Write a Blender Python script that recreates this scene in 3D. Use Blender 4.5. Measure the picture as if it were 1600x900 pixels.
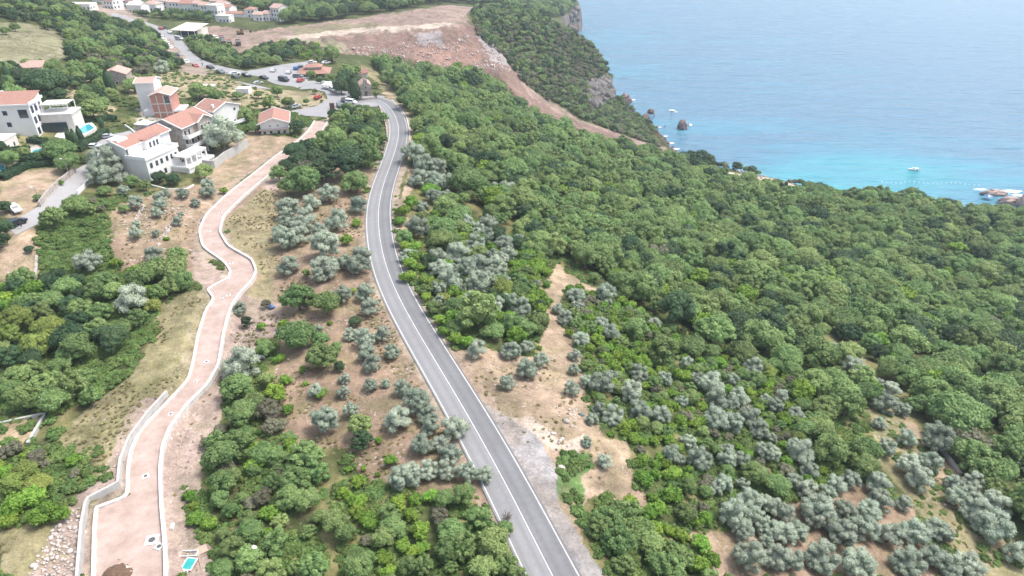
import bpy, bmesh, math, random
import numpy as np
from mathutils import Vector, Matrix
random.seed(7); RNG = np.random.default_rng(7)
R = math.radians
for o in list(bpy.data.objects): bpy.data.objects.remove(o)
SC = bpy.context.scene
COL = SC.collection
# ------------------------------------------------------------------ camera
CAMH, PITCH, F = 76.0, 30.0, 1067.0
cam = bpy.data.cameras.new('camera'); cam.sensor_width = 36; cam.lens = 36*F/1600
cam.clip_start = 1; cam.clip_end = 12000
camo = bpy.data.objects.new('camera', cam); COL.objects.link(camo)
camo.location = (0, 0, CAMH); camo.rotation_euler = (R(90-PITCH), 0, 0)
SC.camera = camo
# ------------------------------------------------------------------ sky and sun
SUN_EL, SUN_AZ = 62, 72          # degrees above horizon; degrees clockwise from +Y (view direction)
w = bpy.data.worlds.new('World'); SC.world = w; w.use_nodes = True
nt = w.node_tree; nt.nodes.clear()
sky = nt.nodes.new('ShaderNodeTexSky'); sky.sky_type = 'NISHITA'; sky.sun_disc = False
sky.sun_elevation = R(SUN_EL); sky.sun_rotation = R(SUN_AZ)
sky.air_density = 1.0; sky.dust_density = 3.5; sky.ozone_density = 1.0; sky.altitude = 150
bg = nt.nodes.new('ShaderNodeBackground'); bg.inputs[1].default_value = 0.15
wo = nt.nodes.new('ShaderNodeOutputWorld')
hs = nt.nodes.new('ShaderNodeHueSaturation'); hs.inputs['Saturation'].default_value = .62; nt.links.new(sky.outputs[0], hs.inputs['Color']); nt.links.new(hs.outputs[0], bg.inputs[0]); nt.links.new(bg.outputs[0], wo.inputs[0])
sun = bpy.data.lights.new('sun', 'SUN'); sun.energy = 1.7; sun.angle = R(18); sun.color = (1, .955, .89)
suno = bpy.data.objects.new('sun', sun); COL.objects.link(suno)
sd = Vector((math.sin(R(SUN_AZ))*math.cos(R(SUN_EL)), math.cos(R(SUN_AZ))*math.cos(R(SUN_EL)), math.sin(R(SUN_EL))))
suno.rotation_euler = sd.to_track_quat('Z', 'Y').to_euler(); suno.location = (0, 0, 300)
SC.view_settings.view_transform = 'Standard'; SC.view_settings.look = 'None'
SC.view_settings.exposure = 1.08; SC.view_settings.gamma = 1
SC.view_settings.use_curve_mapping = False
SEA = -78.0
# ------------------------------------------------------------------ projection helpers (photo pixel <-> place)
SP, CP = math.sin(R(PITCH)), math.cos(R(PITCH))
def ray(px, py):
    u = (np.asarray(px, float)-800)/F; v = (np.asarray(py, float)-450)/F
    return u, CP-v*SP, -(SP+v*CP)
def at_h(px, py, h):
    a, b, c = ray(px, py); t = (CAMH-h)/(-c); return a*t, b*t, t
def project(x, y, z):
    dz = z-CAMH; f = y*CP-dz*SP; up = y*SP+dz*CP
    return 800+F*x/f, 450-F*up/f, f
# ------------------------------------------------------------------ terrain height
CT = '''850 890 0;780 770 0;705 650 0;640 540 0;600 430 0;590 330 0;610 240 0;620 190 0;600 160 0;500 500 -1;450 350 -.5;500 800 -1
600 850 -1;400 650 -1.5;200 850 0;300 600 0;370 430 0;330 340 .5;420 260 1;480 210 .5;510 180 0;50 880 2;60 700 0;100 560 -1;60 450 0
150 380 2;250 340 2;30 350 6;60 290 7;180 250 5;230 280 2;300 280 2;40 215 9;150 220 7;200 200 7;270 235 3;345 200 3;430 210 1.5
250 170 6;100 150 13;0 150 16;0 50 22;0 0 28;100 70 18;200 60 8;220 110 7;150 30 12;240 50 3;290 45 2;285 95 3;330 105 3;400 115 2
470 125 1;540 155 0;330 15 4;420 25 2;200 5 8;110 10 14;400 60 0;350 70 1;500 50 -1;600 45 0;700 38 0;720 19 2;640 26 1;560 35 0
540 85 -4;620 120 -14;700 130 -20;770 120 -24;780 90 -12;730 60 -4;820 150 -36;880 185 -50;1000 225 -66;1040 235 -76;760 26 -6;840 46 -12
900 64 -28;945 98 -47;850 100 -30;930 130 -56;900 150 -50;860 150 -44;950 175 -70;1000 190 -72;1020 215 -76;500 8 0;600 5 -5;700 5 -15
800 8 -30;860 8 -45;1000 300 -40;1000 240 -55;850 250 -25;850 200 -32;700 180 -8;700 250 -3;700 350 -4;650 150 -6;750 420 -5;860 420 -9
900 350 -22;1100 400 -30;1200 330 -48;1300 400 -42;1500 400 -52;1600 430 -54;900 600 -3;870 500 -5;1000 550 -10;1200 550 -20
1400 550 -30;1600 600 -32;1000 800 -5;920 680 -1;1200 750 -11;1400 800 -16;1600 800 -20;1600 890 -20;1100 890 -7;900 880 -.3
1110 258 -71;1180 272 -69;1250 290 -66;1350 302 -66;1450 320 -66;1540 330 -68;1700 350 -70;1900 700 -45;1900 1100 -28;1800 450 -62'''
pts = []
for ln in CT.replace('\n', ';').split(';'):
    a, b, h = map(float, ln.split()); x, y, t = at_h(a, b, h); pts.append((x, y, h))
for p in [(-100, 20, 1), (0, 20, 0), (100, 20, -10), (250, 60, -34), (-250, 80, 12), (-450, 500, 40), (-500, 200, 40), (-200, 1000, 30), (-500, 1000, 60), (0, 1050, -20)]:
    pts.append(p)
pts = np.array(pts)
def tps_fit(P, lam=60.0):
    n = len(P); d = np.hypot(P[:, None, 0]-P[None, :, 0], P[:, None, 1]-P[None, :, 1])/100
    K = np.where(d > 0, d*d*np.log(np.maximum(d, 1e-9)), 0)+np.eye(n)*lam*1e-4
    Q = np.c_[np.ones(n), P[:, 0]/100, P[:, 1]/100]
    A = np.zeros((n+3, n+3)); A[:n, :n] = K; A[:n, n:] = Q; A[n:, :n] = Q.T
    return np.linalg.solve(A, np.r_[P[:, 2], 0, 0, 0])
TW = tps_fit(pts)
def tps(x, y):
    out = np.empty(x.shape); n = len(pts)
    for i in range(0, len(x), 40000):
        d2 = ((x[i:i+40000, None]-pts[None, :, 0])**2+(y[i:i+40000, None]-pts[None, :, 1])**2)*1e-4
        out[i:i+40000] = (.5*d2*np.log(np.maximum(d2, 1e-12)))@TW[:n]+TW[n]+TW[n+1]*x[i:i+40000]/100+TW[n+2]*y[i:i+40000]/100
    return out
GS = 1.5; GX0, GX1, GY0, GY1 = -560, 620, 10, 1150
gx = np.arange(GX0, GX1, GS); gy = np.arange(GY0, GY1, GS)
XX, YY = np.meshgrid(gx, gy)
cgx = np.arange(GX0, GX1+6, 6.); cgy = np.arange(GY0, GY1+6, 6.)
cX, cY = np.meshgrid(cgx, cgy); cH = tps(cX.ravel(), cY.ravel()).reshape(cX.shape)
def bil(G, x0, y0, s, x, y):
    fx = np.clip((x-x0)/s, 0, G.shape[1]-1.001); fy = np.clip((y-y0)/s, 0, G.shape[0]-1.001)
    i = fx.astype(int); j = fy.astype(int); a = fx-i; b = fy-j
    return (G[j, i]*(1-a)+G[j, i+1]*a)*(1-b)+(G[j+1, i]*(1-a)+G[j+1, i+1]*a)*b
HG = np.clip(bil(cH, GX0, GY0, 6., XX, YY), -77, 90)
def vnoise(x, y, s, seed=0):
    x = x/s; y = y/s; i = np.floor(x).astype(np.int64); j = np.floor(y).astype(np.int64); a = x-i; b = y-j
    a = a*a*(3-2*a); b = b*b*(3-2*b)
    def h(i, j):
        n = (i*374761393+j*668265263+seed*1442695041) & 0xffffffff
        n = ((n ^ (n >> 13))*1274126177) & 0xffffffff
        return ((n ^ (n >> 16)) & 0xffff)/32767.5-1
    return (h(i, j)*(1-a)+h(i+1, j)*a)*(1-b)+(h(i, j+1)*(1-a)+h(i+1, j+1)*a)*b
def fbm(x, y, s, seed=0, o=3):
    r = 0; w_ = 1; t = 0
    for k in range(o): r = r+w_*vnoise(x, y, s/2**k, seed+k*17); t += w_; w_ *= .5
    return r/t
def Hq(x, y): return bil(HG, GX0, GY0, GS, np.asarray(x, float), np.asarray(y, float))
def cast(px, py, lift=0.0):
    """march the viewing ray of a photo pixel to the terrain (+lift)"""
    px = np.atleast_1d(np.asarray(px, float)); py = np.atleast_1d(np.asarray(py, float))
    a, b, c = ray(px, py); t = np.full(px.shape, 45.); done = np.zeros(px.shape, bool); prev = t.copy()
    for k in range(900):
        g = CAMH+c*t-(Hq(a*t, b*t)+lift); done |= g <= 0
        if done.all(): break
        prev = np.where(done, prev, t); t = np.where(done, t, t+np.maximum(.3, g*.35)); t = np.minimum(t, 1300)
    lo = prev; hi = t
    for k in range(14):
        m = (lo+hi)/2; g = CAMH+c*m-(Hq(a*m, b*m)+lift); lo = np.where(g > 0, m, lo); hi = np.where(g > 0, hi, m)
    t = hi; x = a*t; y = b*t
    return x, y, Hq(x, y), t
def inpoly(P, x, y):
    r = np.zeros(x.shape, bool); n = len(P)
    bb = (x >= P[:, 0].min()) & (x <= P[:, 0].max()) & (y >= P[:, 1].min()) & (y <= P[:, 1].max())
    xs = x[bb]; ys = y[bb]; q = np.zeros(xs.shape, bool)
    for i in range(n):
        x1, y1 = P[i]; x2, y2 = P[(i+1) % n]
        if y1 == y2: continue
        q ^= ((y1 > ys) != (y2 > ys)) & (xs < (x2-x1)*(ys-y1)/(y2-y1)+x1)
    r[bb] = q; return r
def polydist(P, x, y, closed=True):
    d = np.full(x.shape, 1e9)
    for i in range(len(P)-(0 if closed else 1)):
        x1, y1 = P[i]; x2, y2 = P[(i+1) % len(P)]
        L = (x2-x1)**2+(y2-y1)**2+1e-9; t = np.clip(((x-x1)*(x2-x1)+(y-y1)*(y2-y1))/L, 0, 1)
        d = np.minimum(d, np.hypot(x-x1-t*(x2-x1), y-y1-t*(y2-y1)))
    return d
def P2(s): return [tuple(map(float, q.split(','))) for q in s.split()]
# coast: edge of the land, as world points
coast = []
for px, py, h in [(1900, 352, -71), (1700, 345, -70), (1600, 336, -70), (1540, 330, -68), (1450, 320, -66), (1350, 302, -66), (1250, 289, -66), (1180, 270, -69),
                  (1110, 256, -71), (1080, 248, -73), (1053, 236, -77), (1040, 222, -77), (1030, 210, -77), (1012, 194, -77), (998, 180, -77), (972, 165, -75), (957, 152, -66), (957, 130, -58), (947, 97, -47), (925, 72, -38), (898, 54, -30)]:
    x, y, t = at_h(px, py, h); coast.append((x, y))
coast += [(50, 705), (54, 780), (60, 862), (72, 905), (80, 925)]
x, y, t = at_h(906, 4, -44); coast += [(x, y), (x+2, y+60), (x-8, 1140), (-560, 1160), (-560, -50), (700, -50)]
COAST = np.array(coast)
jx = XX+fbm(XX, YY, 22, 5)*5; jy = YY+fbm(XX, YY, 22, 9)*5
ins = inpoly(COAST, jx, jy)
near = np.full(XX.shape, 1e3)
msk = (XX > -60) & (YY > 200)
near[msk] = polydist(COAST[:28], jx[msk], jy[msk], False)
sea_d = np.where(ins, 0, near)
f = np.clip(sea_d/9, 0, 1); f = f*f*(3-2*f)
HG = HG*(1-f)+(-92)*f
HG += np.where(ins, np.clip(near/15, 0, 1)*fbm(XX, YY, 30, 3)*.7, 0)*np.clip((YY-150)/100, 0.1, 1)
# dug terraces and heaps of the excavation
# ---- roads
ROAD = P2('905,980 884,940 861,900 830,832 802,777 772,721 746,675 724,636 702,600 671,549 640,497 615,450 604,420 598,400 593,375 590,340 591,322 595,300 604,273 613,250 621,225 624,207 622,190 614,173 602,159 588,152 570,156 545,160')
NL = P2('143,990 145,900 147,825 150,792 200,776 200,737 205,705 220,673 265,627 295,595 302,570 310,525 322,487 335,467 324,454 345,442 357,437 361,425 350,410 317,387 311,360 322,335 355,303 400,269 430,245 462,223 480,208 492,190')
NR = P2('263,990 262,900 260,850 255,800 253,765 252,735 256,700 267,672 292,637 325,605 342,575 350,525 356,500 363,480 376,460 387,449 396,438 401,425 394,407 357,387 344,365 350,340 375,316 403,291 440,261 487,228 500,212 512,192')
def resample(P, step, z=None):
    P = np.array(P, float); d = np.r_[0, np.cumsum(np.hypot(*np.diff(P[:, :2], axis=0).T))]
    n = max(2, int(d[-1]/step)); s = np.linspace(0, d[-1], n)
    return np.c_[[np.interp(s, d, P[:, k]) for k in range(P.shape[1])]].T
def smooth(P, k=3, closed=False):
    for _ in range(k):
        Q = P.copy(); Q[1:-1] = (P[:-2]+2*P[1:-1]+P[2:])/4; P = Q
    return P
def pix_line(pl, step=1.5, sm=6):
    a = np.array(pl); x, y, z, t = cast(a[:, 0], a[:, 1]); return smooth(resample(np.c_[x, y], step), sm)
rc = pix_line(ROAD, 1.5, 60)
rz = smooth(np.c_[Hq(rc[:, 0], rc[:, 1])], 60)[:, 0]
nl = np.array(NL); nr = np.array(NR)
# pair the two kerb lines of the new road by sampling both finely in pixel space
nlx, nly, _, _ = cast(nl[:, 0], nl[:, 1]); nrx, nry, _, _ = cast(nr[:, 0], nr[:, 1])
def pairup(A, B, n=220):
    out = []
    for M in (A, B):
        k = np.linspace(0, len(M)-1, n); out.append(np.c_[np.interp(k, range(len(M)), M[:, 0]), np.interp(k, range(len(M)), M[:, 1])])
    return out
NLW, NRW = pairup(np.c_[nlx, nly], np.c_[nrx, nry], 260)
k0 = 30
NLW = np.r_[NLW[:k0], smooth(NLW[k0:], 5)]; NRW = smooth(NRW, 4)
nc = (NLW+NRW)/2; nz = smooth(np.c_[Hq(nc[:, 0], nc[:, 1])], 60)[:, 0]; nz = nz+.1
nhw = np.hypot(*(NLW-NRW).T)/2
def blend_road(c, z, hw, side_l=0, side_r=0, ymax=0, fall=7.0):
    global HG
    x0, x1 = c[:, 0].min()-20, c[:, 0].max()+20; y0, y1 = c[:, 1].min()-20, c[:, 1].max()+20
    i0 = max(0, int((x0-GX0)/GS)); i1 = min(HG.shape[1], int((x1-GX0)/GS)+1); j0 = max(0, int((y0-GY0)/GS)); j1 = min(HG.shape[0], int((y1-GY0)/GS)+1)
    xs = XX[j0:j1, i0:i1]; ys = YY[j0:j1, i0:i1]; best = np.full(xs.shape, 1e9); zz = np.zeros(xs.shape); sg = np.zeros(xs.shape)
    for k in range(len(c)):
        d = np.hypot(xs-c[k, 0], ys-c[k, 1])-(hw[k] if np.ndim(hw) else hw); m = d < best
        tx = c[min(k+1, len(c)-1)]-c[max(k-1, 0)]
        cr = tx[0]*(ys-c[k, 1])-tx[1]*(xs-c[k, 0])
        best = np.where(m, d, best); zz = np.where(m, z[k], zz); sg = np.where(m, cr, sg)
    wgt = np.clip(1-(best-1.2)/fall, 0, 1); wgt = wgt*wgt*(3-2*wgt)
    old = HG[j0:j1, i0:i1]
    off = np.where(sg > 0, side_l, side_r)*np.clip((best-.3)/.8, 0, 1)*np.clip((ymax-ys)/25, 0, 1)*np.clip(1-(best-3)/12, 0, 1)
    HG[j0:j1, i0:i1] = old*(1-wgt)+(zz-.12)*wgt+off
_a = np.array(P2('500,60 600,30 700,14 745,45 800,105 850,168 900,192 840,180 775,118 690,110 600,88 520,80')); _x, _y, _z, _t = cast(_a[:, 0], _a[:, 1])
_m = inpoly(np.c_[_x, _y], XX, YY); _a = np.array(P2('926,128 952,118 960,150 950,168 930,172')); _x, _y, _z, _t = cast(_a[:, 0], _a[:, 1]); _n = inpoly(np.c_[_x, _y], XX, YY); HG = HG+np.where(_n, fbm(XX, YY, 9, 301)*5, 0)
_r = 1-np.abs(fbm(XX, YY, 26, 201))*2; HG = HG+np.where(_m, _r*1.9+fbm(XX, YY, 9, 202)*1.1, 0)
blend_road(rc, rz, 3.8)
blend_road(nc, nz, nhw, 1.0, -1.2, 155, 5.0)
# ------------------------------------------------------------------ materials
MATS = {}
def nodes(name):
    m = bpy.data.materials.new(name); m.use_nodes = True; n = m.node_tree; n.nodes.clear()
    out = n.nodes.new('ShaderNodeOutputMaterial'); b = n.nodes.new('ShaderNodeBsdfPrincipled'); n.links.new(b.outputs[0], out.inputs[0])
    MATS[name] = m; return m, n, b, out
def N(n, t, **k):
    x = n.nodes.new(t)
    for a, v in k.items():
        if a.startswith('i_'):
            key = a[2:]; x.inputs[int(key) if key.isdigit() else key.replace('_', ' ')].default_value = v
        else: setattr(x, a, v)
    return x
def mat(name, col, rough=.85, var=.18, scale=1.5, bump=0, metallic=0, spec=.3, streak=0):
    if name in MATS: return MATS[name]
    m, n, b, out = nodes(name); L = n.links.new
    tc = N(n, 'ShaderNodeTexCoord'); no = N(n, 'ShaderNodeTexNoise', i_Scale=scale, i_Detail=5.0, i_Roughness=.65)
    mp = N(n, 'ShaderNodeMapping'); mp.inputs['Scale'].default_value = (1, 1, 1-.75*streak)
    L(tc.outputs['Object'], mp.inputs[0]); L(mp.outputs[0], no.inputs[0])
    mr = N(n, 'ShaderNodeMapRange'); mr.inputs[1].default_value = .3; mr.inputs[2].default_value = .7; mr.inputs[3].default_value = 1-var; mr.inputs[4].default_value = 1+var*.6
    L(no.outputs[0], mr.inputs[0])
    mx = N(n, 'ShaderNodeVectorMath', operation='SCALE'); mx.inputs[0].default_value = col[:3]; L(mr.outputs[0], mx.inputs['Scale'])
    L(mx.outputs[0], b.inputs['Base Color']); b.inputs['Roughness'].default_value = rough; b.inputs['Metallic'].default_value = metallic; b.inputs['Specular IOR Level'].default_value = spec
    if bump:
        bp = N(n, 'ShaderNodeBump', i_Strength=bump, i_Distance=.1); L(no.outputs[0], bp.inputs['Height']); L(bp.outputs[0], b.inputs['Normal'])
    return m
def ground_mat():
    m, n, b, out = nodes('ground'); L = n.links.new
    at = N(n, 'ShaderNodeAttribute', attribute_name='Col'); rk = N(n, 'ShaderNodeAttribute', attribute_name='rocky')
    ge = N(n, 'ShaderNodeNewGeometry')
    n1 = N(n, 'ShaderNodeTexNoise', i_Scale=.35, i_Detail=8.0, i_Roughness=.7); n2 = N(n, 'ShaderNodeTexNoise', i_Scale=.06, i_Detail=4.0)
    L(ge.outputs['Position'], n1.inputs[0]); L(ge.outputs['Position'], n2.inputs[0])
    mr = N(n, 'ShaderNodeMapRange'); mr.inputs[1].default_value = .3; mr.inputs[2].default_value = .72; mr.inputs[3].default_value = .55; mr.inputs[4].default_value = 1.35; L(n1.outputs[0], mr.inputs[0])
    mr2 = N(n, 'ShaderNodeMapRange'); mr2.inputs[1].default_value = .35; mr2.inputs[2].default_value = .65; mr2.inputs[3].default_value = .85; mr2.inputs[4].default_value = 1.15; L(n2.outputs[0], mr2.inputs[0])
    mu = N(n, 'ShaderNodeMath', operation='MULTIPLY'); L(mr.outputs[0], mu.inputs[0]); L(mr2.outputs[0], mu.inputs[1])
    sc = N(n, 'ShaderNodeVectorMath', operation='SCALE'); L(at.outputs['Color'], sc.inputs[0]); L(mu.outputs[0], sc.inputs['Scale'])
    n5 = N(n, 'ShaderNodeTexNoise', i_Scale=2.6, i_Detail=4.0, i_Roughness=.7); L(ge.outputs['Position'], n5.inputs[0]); m5 = N(n, 'ShaderNodeMapRange'); m5.inputs[1].default_value = .35; m5.inputs[2].default_value = .65; m5.inputs[3].default_value = .8; m5.inputs[4].default_value = 1.18; L(n5.outputs[0], m5.inputs[0])
    mu2 = N(n, 'ShaderNodeMath', operation='MULTIPLY'); L(mu.outputs[0], mu2.inputs[0]); L(m5.outputs[0], mu2.inputs[1]); L(mu2.outputs[0], sc.inputs['Scale'])
    # dry / green tufts
    n3 = N(n, 'ShaderNodeTexNoise', i_Scale=.55, i_Detail=6.0, i_Roughness=.75); L(ge.outputs['Position'], n3.inputs[0])
    g3 = N(n, 'ShaderNodeMapRange'); g3.inputs[1].default_value = .56; g3.inputs[2].default_value = .66; L(n3.outputs[0], g3.inputs[0])
    gm = N(n, 'ShaderNodeMath', operation='MULTIPLY'); tf = N(n, 'ShaderNodeAttribute', attribute_name='tuft'); L(g3.outputs[0], gm.inputs[0]); L(tf.outputs['Fac'], gm.inputs[1])
    mg = N(n, 'ShaderNodeMix', data_type='RGBA'); L(gm.outputs[0], mg.inputs[0]); L(sc.outputs[0], mg.inputs[6]); mg.inputs[7].default_value = (.085, .105, .04, 1)
    # pale stones
    vo = N(n, 'ShaderNodeTexVoronoi', i_Scale=1.1); L(ge.outputs['Position'], vo.inputs['Vector'])
    n4 = N(n, 'ShaderNodeTexNoise', i_Scale=.22, i_Detail=3.0); L(ge.outputs['Position'], n4.inputs[0])
    st = N(n, 'ShaderNodeMapRange'); st.inputs[1].default_value = .3; st.inputs[2].default_value = .2; L(vo.outputs['Distance'], st.inputs[0])
    s4 = N(n, 'ShaderNodeMapRange'); s4.inputs[1].default_value = .48; s4.inputs[2].default_value = .6; L(n4.outputs[0], s4.inputs[0])
    sm = N(n, 'ShaderNodeMath', operation='MULTIPLY'); L(st.outputs[0], sm.inputs[0]); L(s4.outputs[0], sm.inputs[1])
    sm2 = N(n, 'ShaderNodeMath', operation='MULTIPLY', use_clamp=True); L(sm.outputs[0], sm2.inputs[0]); L(rk.outputs['Fac'], sm2.inputs[1])
    ms = N(n, 'ShaderNodeMix', data_type='RGBA'); L(sm2.outputs[0], ms.inputs[0]); L(mg.outputs[2], ms.inputs[6]); ms.inputs[7].default_value = (.46, .42, .38, 1)
    # bare rock where it is steep
    se = N(n, 'ShaderNodeSeparateXYZ'); L(ge.outputs['True Normal'], se.inputs[0])
    sl = N(n, 'ShaderNodeMapRange'); sl.inputs[1].default_value = .62; sl.inputs[2].default_value = .48; L(se.outputs[2], sl.inputs[0])
    rn = N(n, 'ShaderNodeTexNoise', i_Scale=.12, i_Detail=9.0, i_Roughness=.7); mp = N(n, 'ShaderNodeMapping'); mp.inputs['Scale'].default_value = (1, 1, .35)
    L(ge.outputs['Position'], mp.inputs[0]); L(mp.outputs[0], rn.inputs[0])
    rr = N(n, 'ShaderNodeValToRGB'); e = rr.color_ramp.elements; e[0].position = .34; e[0].color = (.06, .055, .05, 1); e[1].position = .66; e[1].color = (.25, .22, .205, 1)
    x = rr.color_ramp.elements.new(.5); x.color = (.14, .12, .11, 1); L(rn.outputs[0], rr.inputs[0])
    mc = N(n, 'ShaderNodeMix', data_type='RGBA'); L(sl.outputs[0], mc.inputs[0]); L(ms.outputs[2], mc.inputs[6]); L(rr.outputs[0], mc.inputs[7])
    L(mc.outputs[2], b.inputs['Base Color']); b.inputs['Roughness'].default_value = .95; b.inputs['Specular IOR Level'].default_value = .1
    bp = N(n, 'ShaderNodeBump', i_Strength=.6, i_Distance=.5); L(n1.outputs[0], bp.inputs['Height']); L(bp.outputs[0], b.inputs['Normal'])
    return m
def link(o, parent=None):
    COL.objects.link(o)
    if parent: o.parent = parent
    return o
def meshobj(name, V, Fc, m=None, parent=None, smooth_=False):
    me = bpy.data.meshes.new(name); V = np.asarray(V, np.float32)
    if isinstance(Fc, np.ndarray):
        k = Fc.shape[1]; me.vertices.add(len(V)); me.vertices.foreach_set('co', V.ravel())
        me.loops.add(Fc.size); me.loops.foreach_set('vertex_index', Fc.astype(np.int32).ravel())
        me.polygons.add(len(Fc)); me.polygons.foreach_set('loop_start', np.arange(0, Fc.size, k, dtype=np.int32)); me.update(calc_edges=True)
    else:
        me.from_pydata([tuple(map(float, v)) for v in V], [], Fc)
    if m:
        for mm in (m if isinstance(m, (list, tuple)) else [m]): me.materials.append(mm)
    if smooth_: me.polygons.foreach_set('use_smooth', [True]*len(me.polygons))
    me.update(); return link(bpy.data.objects.new(name, me), parent)
def tag(o, label=None, cat=None, group=None, kind=None):
    if label: o['label'] = label
    if cat: o['category'] = cat
    if group: o['group'] = group
    if kind: o['kind'] = kind
    return o
def empty(name, loc, rz=0, label=None, cat=None, group=None):
    o = bpy.data.objects.new(name, None); o.location = loc; o.rotation_euler = (0, 0, rz); o.empty_display_size = .5; COL.objects.link(o); return tag(o, label, cat, group)
# ------------------------------------------------------------------ ground zones (outlines picked on the photo, laid on the terrain)
TAN = (.37, .275, .20); RED = (.30, .215, .155); PINK = (.35, .27, .23); DRY = (.27, .235, .135); GRN = (.10, .15, .045); GREY = (.29, .275, .27); WHT = (.6, .56, .52); DK = (.075, .09, .035); PALE = (.48, .40, .33)
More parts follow.
